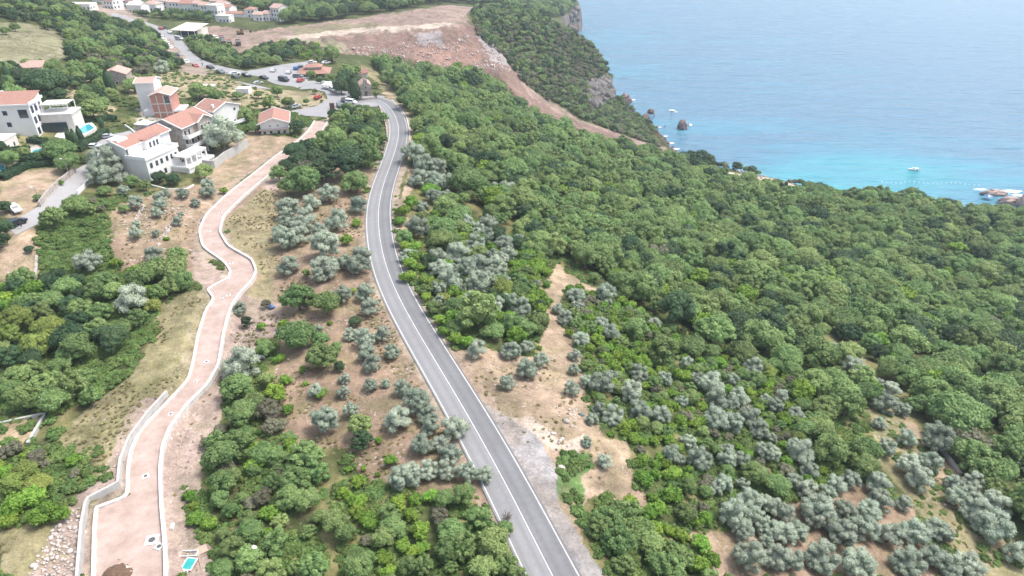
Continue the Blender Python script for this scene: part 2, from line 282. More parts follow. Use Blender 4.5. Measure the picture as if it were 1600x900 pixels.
# colour, rockiness, tuft, outline
ZON = [
 (DK, .1, .5, '0,440 240,428 290,400 310,440 240,500 170,570 160,620 0,665'),
 (RED, .6, .45, '380,300 420,262 590,262 572,300 568,400 590,470 640,565 700,670 735,735 780,790 700,780 640,770 560,740 540,700 420,690 400,640 430,590 440,520 380,520 375,460 410,420 360,380 350,340'),
 (DRY, .5, .8, '405,300 430,290 430,420 425,470 400,520 380,470 408,430 365,385 350,345'),
 (TAN, .5, .3, '695,548 760,545 840,560 852,500 856,425 872,412 888,430 940,455 920,462 888,448 872,478 888,520 906,560 912,605 922,650 950,690 985,690 985,725 992,752 1015,792 930,770 900,800 925,890 900,900 870,890 775,655'),
 (GREY, .5, .05, '752,628 775,640 805,655 850,692 870,740 882,795 912,850 950,905 965,970 890,970 866,890 826,800 790,717'),
 (PALE, .9, .1, '800,655 830,650 880,690 915,680 905,710 870,705 850,690'),
 ((.09, .17, .05), .2, .3, '880,705 920,708 928,728 905,745 915,775 885,785 868,765 868,740'),
 (RED, .4, .3, '1095,835 1180,830 1215,800 1300,755 1340,750 1425,795 1455,860 1500,905 1100,905'),
 (DRY, .5, .8, '1300,530 1335,545 1385,600 1410,660 1480,720 1540,800 1610,880 1610,920 1530,905 1440,810 1370,720 1350,610 1310,560'),
 ((.42, .25, .15), .3, .4, '1320,560 1350,580 1372,615 1380,650 1362,640 1335,590'),
 (TAN, .4, .4, '1400,640 1430,660 1460,700 1520,770 1600,860 1600,880 1560,870 1470,760'),
 (TAN, .4, .2, '1055,828 1112,835 1145,870 1160,905 1120,905 1105,860'),
 (GRN, .1, .6, '60,335 170,335 178,440 60,445'),
 (TAN, .25, .35, '0,282 30,266 90,262 102,272 62,320 30,342 0,335'),
 (RED, .9, .4, '168,345 185,320 250,300 325,285 325,330 310,350 305,400 312,440 280,430 200,425 170,390'),
 (TAN, .5, .6, '320,250 395,200 428,212 470,218 400,262 335,315 310,330'),
 (PINK, .6, .1, '300,385 320,400 355,432 325,452 300,430'),
 (TAN, .5, .4, '0,360 60,355 62,435 0,440'),
 (DRY, .4, .8, '255,460 325,452 325,475 310,525 298,600 260,620 215,640 165,740 90,690 130,640 200,590 235,540 245,480'),
 (PINK, .9, .05, '265,617 225,622 200,640 178,700 150,745 105,790 80,830 40,905 130,905 138,785 195,760 198,700 235,655'),
 (DRY, .3, .5, '0,820 60,815 100,800 70,850 40,905 0,905'),
 (PINK, .7, .15, '262,905 252,740 268,672 325,605 350,530 376,460 440,475 440,520 400,540 345,600 350,650 312,720 318,780 330,860 335,905'),
 (PINK, .4, .1, '510,165 545,172 525,210 505,225 440,262 405,290 430,300 500,240'),
 ((.44, .34, .22), .1, .3, '-20,662 60,648 74,645 45,695 0,702 -20,705'),
 ((.34, .28, .18), .4, .7, '190,118 250,112 310,112 380,128 420,142 500,175 440,168 400,170 340,158 300,152 240,160 200,150'),
 ((.33, .28, .18), .3, .6, '425,142 500,142 509,152 498,165 450,168 425,160'),
 ((.24, .225, .14), .8, .9, '-20,36 60,38 90,50 112,82 70,112 0,112 -20,112'),
 ((.44, .35, .24), .2, .2, '45,110 120,105 160,150 185,170 150,190 110,170'),
 (PINK, .3, .05, '110,8 200,8 232,36 260,50 300,95 330,112 318,118 285,112 245,70 200,40 130,18'),
 ((.31, .222, .19), .8, .5, '330,38 380,46 400,50 440,43 500,36 600,22 700,8 742,11 724,25 752,55 792,85 817,120 842,150 870,165 902,185 960,205 1044,232 1034,240 950,217 900,200 850,184 810,155 775,118 740,100 715,98 690,110 650,100 600,87 520,84 490,68 440,64 400,74 372,92 340,86 310,62'),
 ((.19, .12, .10), .9, .4, '500,60 560,56 640,50 690,44 735,40 722,20 745,45 760,70 800,105 820,140 850,165 900,190 960,208 1000,222 950,217 900,200 850,184 810,155 775,118 740,100 700,108 650,100 600,87 540,84 520,72'),
 ((.27, .165, .13), .9, .05, '655,75 700,65 740,70 760,100 715,97 690,108 650,98'),
 ((.33, .30, .30), .2, .05, '648,56 690,48 692,70 660,68'),
 ((.34, .31, .30), .2, .05, '745,52 790,80 800,105 770,95'),
 ((.22, .20, .12), .5, .9, '450,46 520,38 590,36 600,42 560,44 520,55 470,60'),
 ((.24, .22, .14), .6, .9, '450,64 520,60 540,70 560,84 500,70 450,70'),
 ((.27, .20, .17), .4, .1, '600,36 660,22 710,16 716,30 700,36 640,40'),
 (PALE, .1, 0, '440,57 560,44 640,40 700,36 706,42 640,46 560,52 450,62'),

 ((.15, .13, .12), .9, .3, '918,128 950,116 960,150 950,168 926,172'),
 (PALE, .3, .1, '1048,258 1100,266 1150,270 1150,277 1060,271'),
 (PALE, .5, .05, '1140,268 1200,278 1240,287 1232,296 1170,286 1144,280'),
 (DRY, .3, .5, '560,100 590,112 620,140 640,170 628,165 600,140 570,115'),
 (TAN, .4, .3, '598,140 625,155 645,190 648,230 640,225 636,185 618,160 600,150'),
 (TAN, .5, .5, '640,262 628,300 620,340 625,375 640,375 640,330 645,300 650,262'),
 ((.55, .5, .47), .1, 0, '95,190 120,186 138,200 128,215 118,218 95,214'),
 ((.55, .5, .47), .1, 0, '0,235 60,226 80,232 80,245 0,262'),
 ((.30, .26, .14), .5, .6, '0,165 20,165 60,225 0,232'),
 ((.50, .45, .40), .4, .1, '215,170 250,165 305,165 320,182 300,190 230,205 215,190'),
]
def world_poly(s, n=6):
    P = P2(s); Q = []
    for i in range(len(P)):
        a, b_ = P[i], P[(i+1) % len(P)]
        for k in range(n): Q.append((a[0]+(b_[0]-a[0])*k/n, a[1]+(b_[1]-a[1])*k/n))
    Q = np.array(Q); x, y, z, t = cast(Q[:, 0], Q[:, 1]); return np.c_[x, y]
ZW = [(c, r, t, world_poly(s)) for c, r, t, s in ZON]
# ------------------------------------------------------------------ ground sheet
CARPARK = '385,112 440,101 482,96 486,118 480,127 520,126 536,138 556,150 600,150 606,166 560,168 535,174 520,184 470,181 452,174 495,166 512,155 508,144 485,139 445,141 400,138 370,128'
STREET = '137,255 152,222 170,208 190,208 218,200 222,208 190,226 172,240 145,262 143,285 122,307 100,326 65,348 25,368 12,356 35,338 62,322 85,298 107,272'
PAVED = [CARPARK, STREET]
def build_ground():
    ny, nx = 820, 760
    yy = 12*np.exp(np.linspace(0, math.log(1140/12), ny)); q = np.linspace(-1, 1, nx)
    q = q*(.72+.28*q*q)
    Y = np.repeat(yy[:, None], nx, 1); X = q[None, :]*(Y*1.0+60); X = np.clip(X, GX0+2, GX1-4)
    x = X.ravel(); y = Y.ravel(); z = Hq(x, y)
    dr = np.minimum(*[np.full(x.shape, 1e9)]*2)
    def rd(c, hw):
        d = np.full(x.shape, 1e9); m = (x > c[:, 0].min()-15) & (x < c[:, 0].max()+15) & (y > c[:, 1].min()-15) & (y < c[:, 1].max()+15)
        xs, ys = x[m], y[m]; b_ = np.full(xs.shape, 1e9)
        for k in range(0, len(c), 2): b_ = np.minimum(b_, np.hypot(xs-c[k, 0], ys-c[k, 1])-(hw[k] if np.ndim(hw) else hw))
        d[m] = b_; return d
    dr = np.minimum(rd(rc, 3.8), rd(nc, nhw))
    amp = np.clip((dr-1)/5, 0, 1)
    for s_ in PAVED:
        P = world_poly(s_, 3); mm = (x > P[:, 0].min()-4) & (x < P[:, 0].max()+4) & (y > P[:, 1].min()-4) & (y < P[:, 1].max()+4)
        a_ = amp[mm]; dd = polydist(P, x[mm], y[mm]); a_ = np.where(inpoly(P, x[mm], y[mm]), 0, np.minimum(a_, np.clip((dd-.5)/3, 0, 1))); amp[mm] = a_
    z = z+amp*(fbm(x, y, 7, 3)*.45+fbm(x, y, 2.2, 4)*.16)*np.clip((z-SEA)/3, .3, 1)
    col = np.tile(np.array(DK), (len(x), 1)); g = fbm(x, y, 12, 31)[:, None]
    col = col*(1+.3*g)+np.array([.13, .10, .05])*np.clip(fbm(x, y, 6, 77)[:, None]*2.5+.35, 0, 1)*np.clip((300-y)/80, .12, 1)[:, None]
    rky = np.full(x.shape, .15); tf = np.full(x.shape, .3)
    far = np.clip((y-60)/250, .25, 1.6)
    wx = x+(fbm(x, y, 5, 11)*2.6+fbm(x, y, 1.6, 12)*.8)*far; wy = y+(fbm(x, y, 5, 13)*2.6+fbm(x, y, 1.6, 14)*.8)*far
    m = (dr > -1) & (dr < 1.6+fbm(x, y, 3, 8)); col[m] = np.array([.33, .27, .21]); tf[m] = .5
    for c, r, t, P in ZW:
        m = inpoly(P, wx, wy); j = 1+.10*fbm(x[m], y[m], 3, 51)+.12*fbm(x[m], y[m], 14, 52)
        k_ = np.clip(.82+.5*fbm(x[m], y[m], 4, 61), .35, 1)[:, None]
        col[m] = np.array(c)*j[:, None]*k_+col[m]*(1-k_); rky[m] = r; tf[m] = t
    V = np.c_[x, y, z]; i = np.arange(ny-1)[:, None]*nx+np.arange(nx-1)[None, :]; i = i.ravel()
    Fc = np.c_[i, i+1, i+nx+1, i+nx]
    o = meshobj('ground', V, Fc, ground_mat(), None, True)
    me = o.data; a = me.attributes.new('Col', 'FLOAT_COLOR', 'POINT'); a.data.foreach_set('color', np.c_[np.clip(col, 0, 1), np.ones(len(x))].astype(np.float32).ravel())
    for nm, arr in (('rocky', rky), ('tuft', tf)):
        a = me.attributes.new(nm, 'FLOAT', 'POINT'); a.data.foreach_set('value', arr.astype(np.float32))
    tag(o, kind='structure')
build_ground()
# ------------------------------------------------------------------ sea
def build_sea():
    m, n, b, out = nodes('sea_water'); L = n.links.new
    ge = N(n, 'ShaderNodeNewGeometry'); sh = N(n, 'ShaderNodeAttribute', attribute_name='shallow')
    mp = N(n, 'ShaderNodeMapping'); mp.inputs['Scale'].default_value = (.22, 1.0, 1); mp.inputs['Rotation'].default_value = (0, 0, R(-16)); L(ge.outputs['Position'], mp.inputs[0])
    n1 = N(n, 'ShaderNodeTexNoise', i_Scale=.028, i_Detail=5.0, i_Roughness=.6); L(mp.outputs[0], n1.inputs[0])
    w1 = N(n, 'ShaderNodeTexNoise', i_Scale=.22, i_Detail=6.0, i_Roughness=.62); L(mp.outputs[0], w1.inputs[0])
    w2 = N(n, 'ShaderNodeTexNoise', i_Scale=.09, i_Detail=3.0, i_Roughness=.5); L(mp.outputs[0], w2.inputs[0])
    ad = N(n, 'ShaderNodeMath', operation='MULTIPLY_ADD'); L(n1.outputs[0], ad.inputs[0]); ad.inputs[1].default_value = 1.5; ad.inputs[2].default_value = -.75
    a2 = N(n, 'ShaderNodeMath', operation='ADD', use_clamp=True); L(ad.outputs[0], a2.inputs[0]); L(sh.outputs['Fac'], a2.inputs[1])
    rr = N(n, 'ShaderNodeValToRGB'); e = rr.color_ramp.elements; e[0].position = .15; e[0].color = (.09, .215, .325, 1); e[1].position = .9; e[1].color = (.06, .35, .42, 1)
    x = rr.color_ramp.elements.new(.5); x.color = (.07, .27, .385, 1); L(a2.outputs[0], rr.inputs[0])
    L(rr.outputs[0], b.inputs['Base Color']); b.inputs['Roughness'].default_value = .12; b.inputs['IOR'].default_value = 1.33
    sx = N(n, 'ShaderNodeMath', operation='MULTIPLY_ADD'); L(w2.outputs[0], sx.inputs[0]); sx.inputs[1].default_value = 2.5; L(w1.outputs[0], sx.inputs[2])
    bp = N(n, 'ShaderNodeBump', i_Strength=1.0, i_Distance=4.2); L(sx.outputs[0], bp.inputs['Height']); L(bp.outputs[0], b.inputs['Normal'])
    xs = np.r_[-4000, np.arange(-150, 620, 8), 800, 1100, 1600, 4000, 6000]; ys = np.r_[-300, np.arange(150, 760, 8), 900, 1100, 1500, 2500, 5500]
    X, Y = np.meshgrid(xs, ys); x = X.ravel().astype(float); y = Y.ravel().astype(float)
    d = polydist(COAST[:27], x, y, False)
    s = np.exp(-d/150)*.42
    for px, py, a, rx in ((1290, 262, .75, 45), (1400, 245, .35, 60), (1500, 292, .45, 60), (1340, 285, .6, 45), (1100, 200, .2, 60), (1560, 250, .25, 70)):
        cx, cy, _ = at_h(px, py, SEA); s += a*np.exp(-((x-cx)**2+((y-cy)*1.6)**2)/(rx*rx))
    s = np.clip(s*.68, 0, .7)
    nx = len(xs); ny = len(ys); i = (np.arange(ny-1)[:, None]*nx+np.arange(nx-1)[None, :]).ravel()
    o = meshobj('sea', np.c_[x, y, np.full(len(x), SEA)], np.c_[i, i+1, i+nx+1, i+nx], m)
    a = o.data.attributes.new('shallow', 'FLOAT', 'POINT'); a.data.foreach_set('value', s.astype(np.float32)); tag(o, kind='structure')
build_sea()
# ------------------------------------------------------------------ roads
def ribbon(c, hw_l, hw_r, z, n=4):
    """cross-section strip along centre line c from hw_l (left, +) to hw_r (right, -)"""
    t = np.gradient(c, axis=0); t /= np.hypot(*t.T)[:, None]; nrm = np.c_[-t[:, 1], t[:, 0]]
    V = []; k = n+1
    for j in range(k):
        s = hw_l+(hw_r-hw_l)*j/n; V.append(np.c_[c+nrm*(s[:, None] if np.ndim(s) else s), z])
    V = np.stack(V, 1).reshape(-1, 3); m = len(c); i = (np.arange(m-1)[:, None]*k+np.arange(n)[None, :]).ravel()
    return V, np.c_[i, i+1, i+k+1, i+k]
def asphalt(name, base, var=.1):
    m, n, b, out = nodes(name); L = n.links.new; ge = N(n, 'ShaderNodeNewGeometry')
    a = N(n, 'ShaderNodeTexNoise', i_Scale=.12, i_Detail=5.0); c = N(n, 'ShaderNodeTexNoise', i_Scale=1.3, i_Detail=8.0, i_Roughness=.75)
    L(ge.outputs['Position'], a.inputs[0]); L(ge.outputs['Position'], c.inputs[0])
    ad = N(n, 'ShaderNodeMath', operation='ADD'); L(a.outputs[0], ad.inputs[0]); L(c.outputs[0], ad.inputs[1])
    mr = N(n, 'ShaderNodeMapRange'); mr.inputs[1].default_value = .6; mr.inputs[2].default_value = 1.4; mr.inputs[3].default_value = 1-var*2; mr.inputs[4].default_value = 1+var*2; L(ad.outputs[0], mr.inputs[0])
    la = N(n, 'ShaderNodeAttribute', attribute_name='wear'); wr = N(n, 'ShaderNodeMath', operation='MULTIPLY'); L(la.outputs['Fac'], wr.inputs[0]); L(a.outputs[0], wr.inputs[1]); w1 = N(n, 'ShaderNodeMath', operation='MULTIPLY_ADD'); L(wr.outputs[0], w1.inputs[0]); w1.inputs[1].default_value = -.32; w1.inputs[2].default_value = 1.0; w2 = N(n, 'ShaderNodeMath', operation='MULTIPLY'); L(w1.outputs[0], w2.inputs[0]); L(mr.outputs[0], w2.inputs[1])
    s = N(n, 'ShaderNodeVectorMath', operation='SCALE'); s.inputs[0].default_value = base; L(w2.outputs[0], s.inputs['Scale']); L(s.outputs[0], b.inputs['Base Color'])
    b.inputs['Roughness'].default_value = .8; return m
ra = asphalt('asphalt_pale', (.235, .235, .24), .09); rb = asphalt('asphalt_dark', (.175, .175, .182), .12); wp = mat('road_paint', (.66, .66, .65), .7, .3, 1.2)
NW = 14; V1, F1 = ribbon(rc, 3.55, 0, rz+.02, NW); V2, F2 = ribbon(rc, 0, -3.55, rz+.02, NW)
def join(*vf):
    V = []; Fs = []; mi = []; off = 0
    for k, (v, f_) in enumerate(vf): V.append(v); Fs.append(f_+off); mi += [k]*len(f_); off += len(v)
    return np.vstack(V), np.vstack(Fs), mi
V, Fc, mi = join((V1, F1), (V2, F2)); o = meshobj('main_road', V, Fc, [ra, rb]); o.data.polygons.foreach_set('material_index', mi); lat = np.tile(np.linspace(0, 1, NW+1), len(V)//(NW+1)); wear = np.exp(-((lat-.28)/.09)**2)+np.exp(-((lat-.74)/.09)**2)+1.6*((lat < .03) | (lat > .97)); at_ = o.data.attributes.new('wear', 'FLOAT', 'POINT'); at_.data.foreach_set('value', wear.astype(np.float32)); tag(o, kind='structure')
k1 = len(rc)-12
vf = [ribbon(rc[:k1], s+.065, s-.065, rz[:k1]+.026, 1) for s in (3.15, 0, -3.15)]
V, Fc, mi = join(*vf); o = meshobj('road_markings', V, Fc, wp); tag(o, kind='structure')
# new pink road
pm, pn, pb, po = nodes('pink_road'); L = pn.links.new; ge = N(pn, 'ShaderNodeNewGeometry')
a = N(pn, 'ShaderNodeTexNoise', i_Scale=.3, i_Detail=10.0, i_Roughness=.75); L(ge.outputs['Position'], a.inputs[0])
rr = N(pn, 'ShaderNodeValToRGB'); e = rr.color_ramp.elements; e[0].position = .3; e[0].color = (.29, .205, .165, 1); e[1].position = .66; e[1].color = (.47, .37, .325, 1); L(a.outputs[0], rr.inputs[0]); L(rr.outputs[0], pb.inputs['Base Color']); pb.inputs['Roughness'].default_value = .9
tt = np.gradient(nc, axis=0)
V = np.stack([np.c_[NLW*(1-k)+NRW*k, nz+.03] for k in np.linspace(0, 1, 6)], 1).reshape(-1, 3); m_ = len(nc); i = (np.arange(m_-1)[:, None]*6+np.arange(5)[None, :]).ravel()
tag(meshobj('new_road', V, np.c_[i, i+1, i+7, i+6], pm), kind='structure')
def wall(name, line, z0, z1, th, m, label, cat='wall', top_m=None):
    """wall following a ground line; z0/z1 arrays bottom, top"""
    t = np.gradient(line, axis=0); t /= np.maximum(np.hypot(*t.T)[:, None], 1e-6); nn = np.c_[-t[:, 1], t[:, 0]]*th/2
    V = np.stack([np.c_[line+nn, z0], np.c_[line+nn, z1], np.c_[line-nn, z1], np.c_[line-nn, z0]], 1).reshape(-1, 3); n = len(line); Fs = []
    for k in range(n-1):
        for j in range(4): Fs.append((4*k+j, 4*k+(j+1) % 4, 4*k+4+(j+1) % 4, 4*k+4+j))
    Fs += [(3, 2, 1, 0), (4*n-4, 4*n-3, 4*n-2, 4*n-1)]
    return tag(meshobj(name, V, Fs, m), label, cat)
conc = mat('concrete', (.45, .44, .42), .85, .16, .8, .1, streak=.6); conc2 = mat('wall_cap', (.60, .58, .55), .8, .22, 1.2)
wall('concrete_kerb', NLW, nz-.5, nz+.35, .5, conc2, 'low white concrete kerb along the left edge of the pink unfinished road')
wall('parapet_wall', NRW, nz-2.6, nz+.55, .5, conc2, 'white concrete parapet with a grey outer face along the right edge of the pink road')
RW = P2('123,990 124,905 130,825 136,782 187,762 190,725 205,690 235,650 262,617'); a = np.array(RW); x, y, z, t = cast(a[:, 0], a[:, 1])
q = resample(np.c_[x, y], 1.0); zq = np.interp(q[:, 1], np.sort(nc[:, 1][:150]), nz[:150][np.argsort(nc[:, 1][:150])])
wall('retaining_wall', q, zq-.6, zq+1.5+0*zq, .4, conc, 'stepped grey concrete retaining wall left of the pink road at the bottom')
# other paved surfaces
def sheet(name, s, m, lift=.06, kind='structure'):
    P = world_poly(s, 4); c = P.mean(0)
    bm = bmesh.new(); vs = [bm.verts.new((p[0], p[1], 0)) for p in P]; fc = bm.faces.new(vs)
    bmesh.ops.triangulate(bm, faces=[fc])
    for _ in range(9):
        es = [e_ for e_ in bm.edges if e_.calc_length() > 2.5]
        if not es: break
        bmesh.ops.subdivide_edges(bm, edges=es, cuts=1); bmesh.ops.triangulate(bm, faces=bm.faces[:])
    co = np.array([v.co[:] for v in bm.verts]); zz = Hq(co[:, 0], co[:, 1])
    for v, z_ in zip(bm.verts, zz): v.co.z = z_+lift
    bmesh.ops.recalc_face_normals(bm, faces=bm.faces[:])
    me = bpy.data.meshes.new(name); bm.to_mesh(me); bm.free(); me.materials.append(m); o = link(bpy.data.objects.new(name, me)); return tag(o, kind=kind)
rv = asphalt('village_asphalt', (.275, .27, .275), .09)
VR = P2('170,22 200,32 222,38 243,46 262,56 274,70 284,84 298,95 318,103 342,109 370,115 400,121 435,128 470,136')
vc = pix_line(VR, 3, 3); vz = smooth(np.c_[Hq(vc[:, 0], vc[:, 1])], 20)[:, 0]
blend_road(vc, vz, 5); V, Fc = ribbon(vc, 5, -5, vz+.1); tag(meshobj('village_road', V, Fc, rv), kind='structure')
sheet('car_park', CARPARK, rv, .12)
sheet('side_street', STREET, asphalt('street_grey', (.31, .30, .30), .08), .12)
# ------------------------------------------------------------------ vegetation meshes
def leaf_mat(name, ca, cb, trans=.25):
    m, n, b, out = nodes(name); L = n.links.new
    oi = N(n, 'ShaderNodeObjectInfo'); at = N(n, 'ShaderNodeAttribute', attribute_name='tint')
    ad = N(n, 'ShaderNodeMath', operation='MULTIPLY_ADD'); L(oi.outputs['Random'], ad.inputs[0]); ad.inputs[1].default_value = .55; L(at.outputs['Fac'], ad.inputs[2])
    mx = N(n, 'ShaderNodeMix', data_type='RGBA', clamp_factor=True); L(ad.outputs[0], mx.inputs[0]); mx.inputs[6].default_value = (*ca, 1); mx.inputs[7].default_value = (*cb, 1)
    fr_ = N(n, 'ShaderNodeMath', operation='MULTIPLY'); L(oi.outputs['Random'], fr_.inputs[0]); fr_.inputs[1].default_value = 7.31; f2_ = N(n, 'ShaderNodeMath', operation='FRACT'); L(fr_.outputs[0], f2_.inputs[0])
    hm_ = N(n, 'ShaderNodeMapRange'); L(f2_.outputs[0], hm_.inputs[0]); hm_.inputs[3].default_value = .484; hm_.inputs[4].default_value = .52; hv_ = N(n, 'ShaderNodeHueSaturation'); L(hm_.outputs[0], hv_.inputs['Hue']); L(mx.outputs[2], hv_.inputs['Color']); mx = hv_; vm_ = N(n, 'ShaderNodeMapRange'); f3_ = N(n, 'ShaderNodeMath', operation='FRACT'); f4_ = N(n, 'ShaderNodeMath', operation='MULTIPLY'); L(oi.outputs['Random'], f4_.inputs[0]); f4_.inputs[1].default_value = 23.7; L(f4_.outputs[0], f3_.inputs[0]); L(f3_.outputs[0], vm_.inputs[0]); vm_.inputs[3].default_value = .78; vm_.inputs[4].default_value = 1.18; L(vm_.outputs[0], hv_.inputs['Value'])
    L(mx.outputs[0], b.inputs['Base Color']); b.inputs['Roughness'].default_value = .65; b.inputs['Specular IOR Level'].default_value = .25
    tr = N(n, 'ShaderNodeBsdfTranslucent'); L(mx.outputs[0], tr.inputs[0]); ms = N(n, 'ShaderNodeMixShader'); ms.inputs[0].default_value = trans
    L(b.outputs[0], ms.inputs[1]); L(tr.outputs[0], ms.inputs[2]); L(ms.outputs[0], out.inputs[0]); return m
LM = {
 'oak': leaf_mat('leaves_green', (.106, .188, .06), (.26, .35, .125)),
 'dark': leaf_mat('leaves_dark', (.04, .085, .04), (.09, .15, .065)),
 'bright': leaf_mat('leaves_bright', (.12, .24, .035), (.25, .38, .06)),
 'yellow': leaf_mat('leaves_yellow', (.15, .21, .05), (.27, .32, .08)),
 'olive': leaf_mat('leaves_silver', (.23, .28, .205), (.45, .505, .39), .2),
 'scrub': leaf_mat('leaves_grey_brown', (.14, .15, .09), (.26, .25, .17)),
 'grass': leaf_mat('leaves_dry_grass', (.22, .19, .08), (.36, .31, .16)),
 'weed': leaf_mat('leaves_bramble', (.10, .175, .05), (.20, .285, .085)),
}
bark = mat('bark', (.16, .125, .095), .95, .3, 4, .3); bark_o = mat('bark_grey', (.22, .19, .16), .95, .3, 4, .3)
ICO = {}
def ico(sub):
    if sub not in ICO:
        bm = bmesh.new(); bmesh.ops.create_icosphere(bm, subdivisions=sub, radius=1); ICO[sub] = (np.array([v.co[:] for v in bm.verts]), np.array([[v.index for v in f.verts] for f in bm.faces])); bm.free()
    return ICO[sub]
def crown_data(seed, nl, per, leaf, core=.78, hz=.36, lobe=(.13, .2), low=-.35, jit=.75, long=1.0, spread=.33):
    g = np.random.default_rng(seed); C = []; k = 0
    while len(C) < nl:
        k += 1; d = g.normal(size=3); d /= np.linalg.norm(d)
        if d[2] < low: continue
        r = spread*g.uniform(.78, 1.18); c = np.array([d[0]*r, d[1]*r, d[2]*r*hz/.33*.85])
        if k < 4000 and any(np.linalg.norm(c-q[:3]) < .09 for q in C): continue
        C.append(np.r_[c, g.uniform(*lobe), g.uniform(0, .55)])
    C.append(np.r_[0, 0, -.02, .3, .2]); C = np.array(C); P = []; Nn = []; T = []
    for i, c in enumerate(C):
        m = int(per*(c[3]/.16)**2) if i < nl else per
        d = g.normal(size=(m, 3)); d /= np.linalg.norm(d, axis=1)[:, None]; d[:, 2] = np.where(d[:, 2] < -.5, -d[:, 2], d[:, 2])
        p = c[:3]+d*c[3]*g.uniform(.72, 1.12, (m, 1))*np.array([1, 1, .85]); keep = np.ones(m, bool)
        for j, q in enumerate(C):
            if j != i: keep &= np.linalg.norm(p-q[:3], axis=1) > q[3]*.72
        P.append(p[keep]); Nn.append(d[keep]); T.append(np.full(keep.sum(), c[4]))
    P = np.vstack(P); Nn = np.vstack(Nn); T = np.concatenate(T); m = len(P)
    n = Nn+g.normal(size=(m, 3))*jit*.6+np.array([0, 0, .25]); n /= np.linalg.norm(n, axis=1)[:, None]
    t = g.normal(size=(m, 3)); t -= n*(t*n).sum(1)[:, None]; t /= np.linalg.norm(t, axis=1)[:, None]; b_ = np.cross(n, t)
    s = leaf*g.uniform(.55, 1.3, (m, 1)); w_ = s/long
    V = np.stack([P-t*s-b_*w_*.5, P+t*s*.1-b_*w_, P+t*s+b_*w_*.4, P-t*s*.2+b_*w_], 1).reshape(-1, 3)
    tint = np.repeat(T+g.uniform(-.15, .3, m), 4); Fq = np.arange(4*m).reshape(-1, 4)
    # solid inner foliage so that the crown is not see-through
    iv, if_ = ico(2); sv = []; sf = []; st = []; off = 4*m
    for c in C:
        sv.append(c[:3]+iv*c[3]*core*np.array([1, 1, .85])*(1+.12*np.sin(iv[:, [0]]*9+iv[:, [1]]*7))); sf.append(if_+off); st.append(np.full(len(iv), c[4])); off += len(iv)
    sf = np.vstack(sf); return np.vstack([V]+sv), Fq, sf, np.concatenate([tint]+st)
def crown_mesh(name, m, **k):
    V, Fq, Ft, tint = crown_data(**k); me = bpy.data.meshes.new(name); me.vertices.add(len(V)); me.vertices.foreach_set('co', V.astype(np.float32).ravel())
    lv = np.r_[Fq.ravel(), Ft.ravel()].astype(np.int32); me.loops.add(len(lv)); me.loops.foreach_set('vertex_index', lv)
    ls = np.r_[np.arange(len(Fq))*4, len(Fq)*4+np.arange(len(Ft))*3].astype(np.int32); me.polygons.add(len(ls)); me.polygons.foreach_set('loop_start', ls); me.update(calc_edges=True)
    a = me.attributes.new('tint', 'FLOAT', 'POINT'); a.data.foreach_set('value', tint.astype(np.float32)); me.materials.append(m); return me
def tube(path, rad, n=6):
    path = np.array(path, float); V = []; Fs = []
    for i, p in enumerate(path):
        t = path[min(i+1, len(path)-1)]-path[max(i-1, 0)]; t /= np.linalg.norm(t); a = np.cross(t, [.3, .9, .1]); a /= np.linalg.norm(a); b_ = np.cross(t, a)
        for k in range(n): th = 2*math.pi*k/n; V.append(p+rad[i]*(a*math.cos(th)+b_*math.sin(th)))
    for i in range(len(path)-1):
        for k in range(n): Fs.append((i*n+k, i*n+(k+1) % n, (i+1)*n+(k+1) % n, (i+1)*n+k))
    return V, Fs
def trunk_mesh(name, m, seed, hc, r=.035, limbs=5):
    g = np.random.default_rng(seed); V = []; Fs = []
    def add(v, f_): o = len(V); V.extend(v); Fs.extend([tuple(i+o for i in q) for q in f_])
    top = np.array([g.uniform(-.03, .03), g.uniform(-.03, .03), hc*.55]); add(*tube([(0, 0, -.12), (0, 0, 0), top*.5+[.015, .01, 0], top], [r*1.5, r*1.25, r, r*.8]))
    for k in range(limbs):
        a = 2*math.pi*(k+g.uniform(0, .5))/limbs; e = np.array([math.cos(a)*.27, math.sin(a)*.27, hc+g.uniform(-.05, .18)]); mid = top*.5+e*.5+[0, 0, .03]
        add(*tube([top*.9, mid, e], [r*.6, r*.42, r*.15], 5))
    me = bpy.data.meshes.new(name); me.from_pydata([tuple(v) for v in V], [], Fs); me.materials.append(m); me.update(); return me
HC = {'oak': .50, 'dark': .50, 'bright': .36, 'yellow': .5, 'olive': .44, 'scrub': .36, 'pine': .75}
KM = {}
for kind in ('oak', 'dark', 'yellow'):
    KM[kind] = [(crown_mesh(kind+'_crown', LM[kind], seed=s, nl=20+4*s, per=105, leaf=.028, hz=hz_, lobe=lb, spread=sp_, low=lo), trunk_mesh(kind+'_trunk', bark, s, .5)) for s, hz_, lb, sp_, lo in ((1, .33, (.10, .19), .34, -.35), (2, .42, (.07, .15), .36, -.5), (3, .26, (.12, .24), .33, -.2), (4, .38, (.06, .22), .35, -.6), (5, .30, (.08, .13), .38, -.3))]
KM['olive'] = [(crown_mesh('olive_crown', LM['olive'], seed=s, nl=28, per=170, core=.78, leaf=.024, hz=.38, lobe=(.10, .17), jit=1.1, long=1.7, low=-.5, spread=.37), trunk_mesh('olive_trunk', bark_o, s, .5, .045, 6)) for s in (11, 12, 13, 14)]
KM['bright'] = [(crown_mesh('shrub_crown', LM['bright'], seed=s, nl=16, per=90, leaf=.04, hz=.27, lobe=(.1, .2), low=-.2, jit=1.1), trunk_mesh('shrub_stem', bark, s, .36, .02)) for s in (21, 22, 23)]
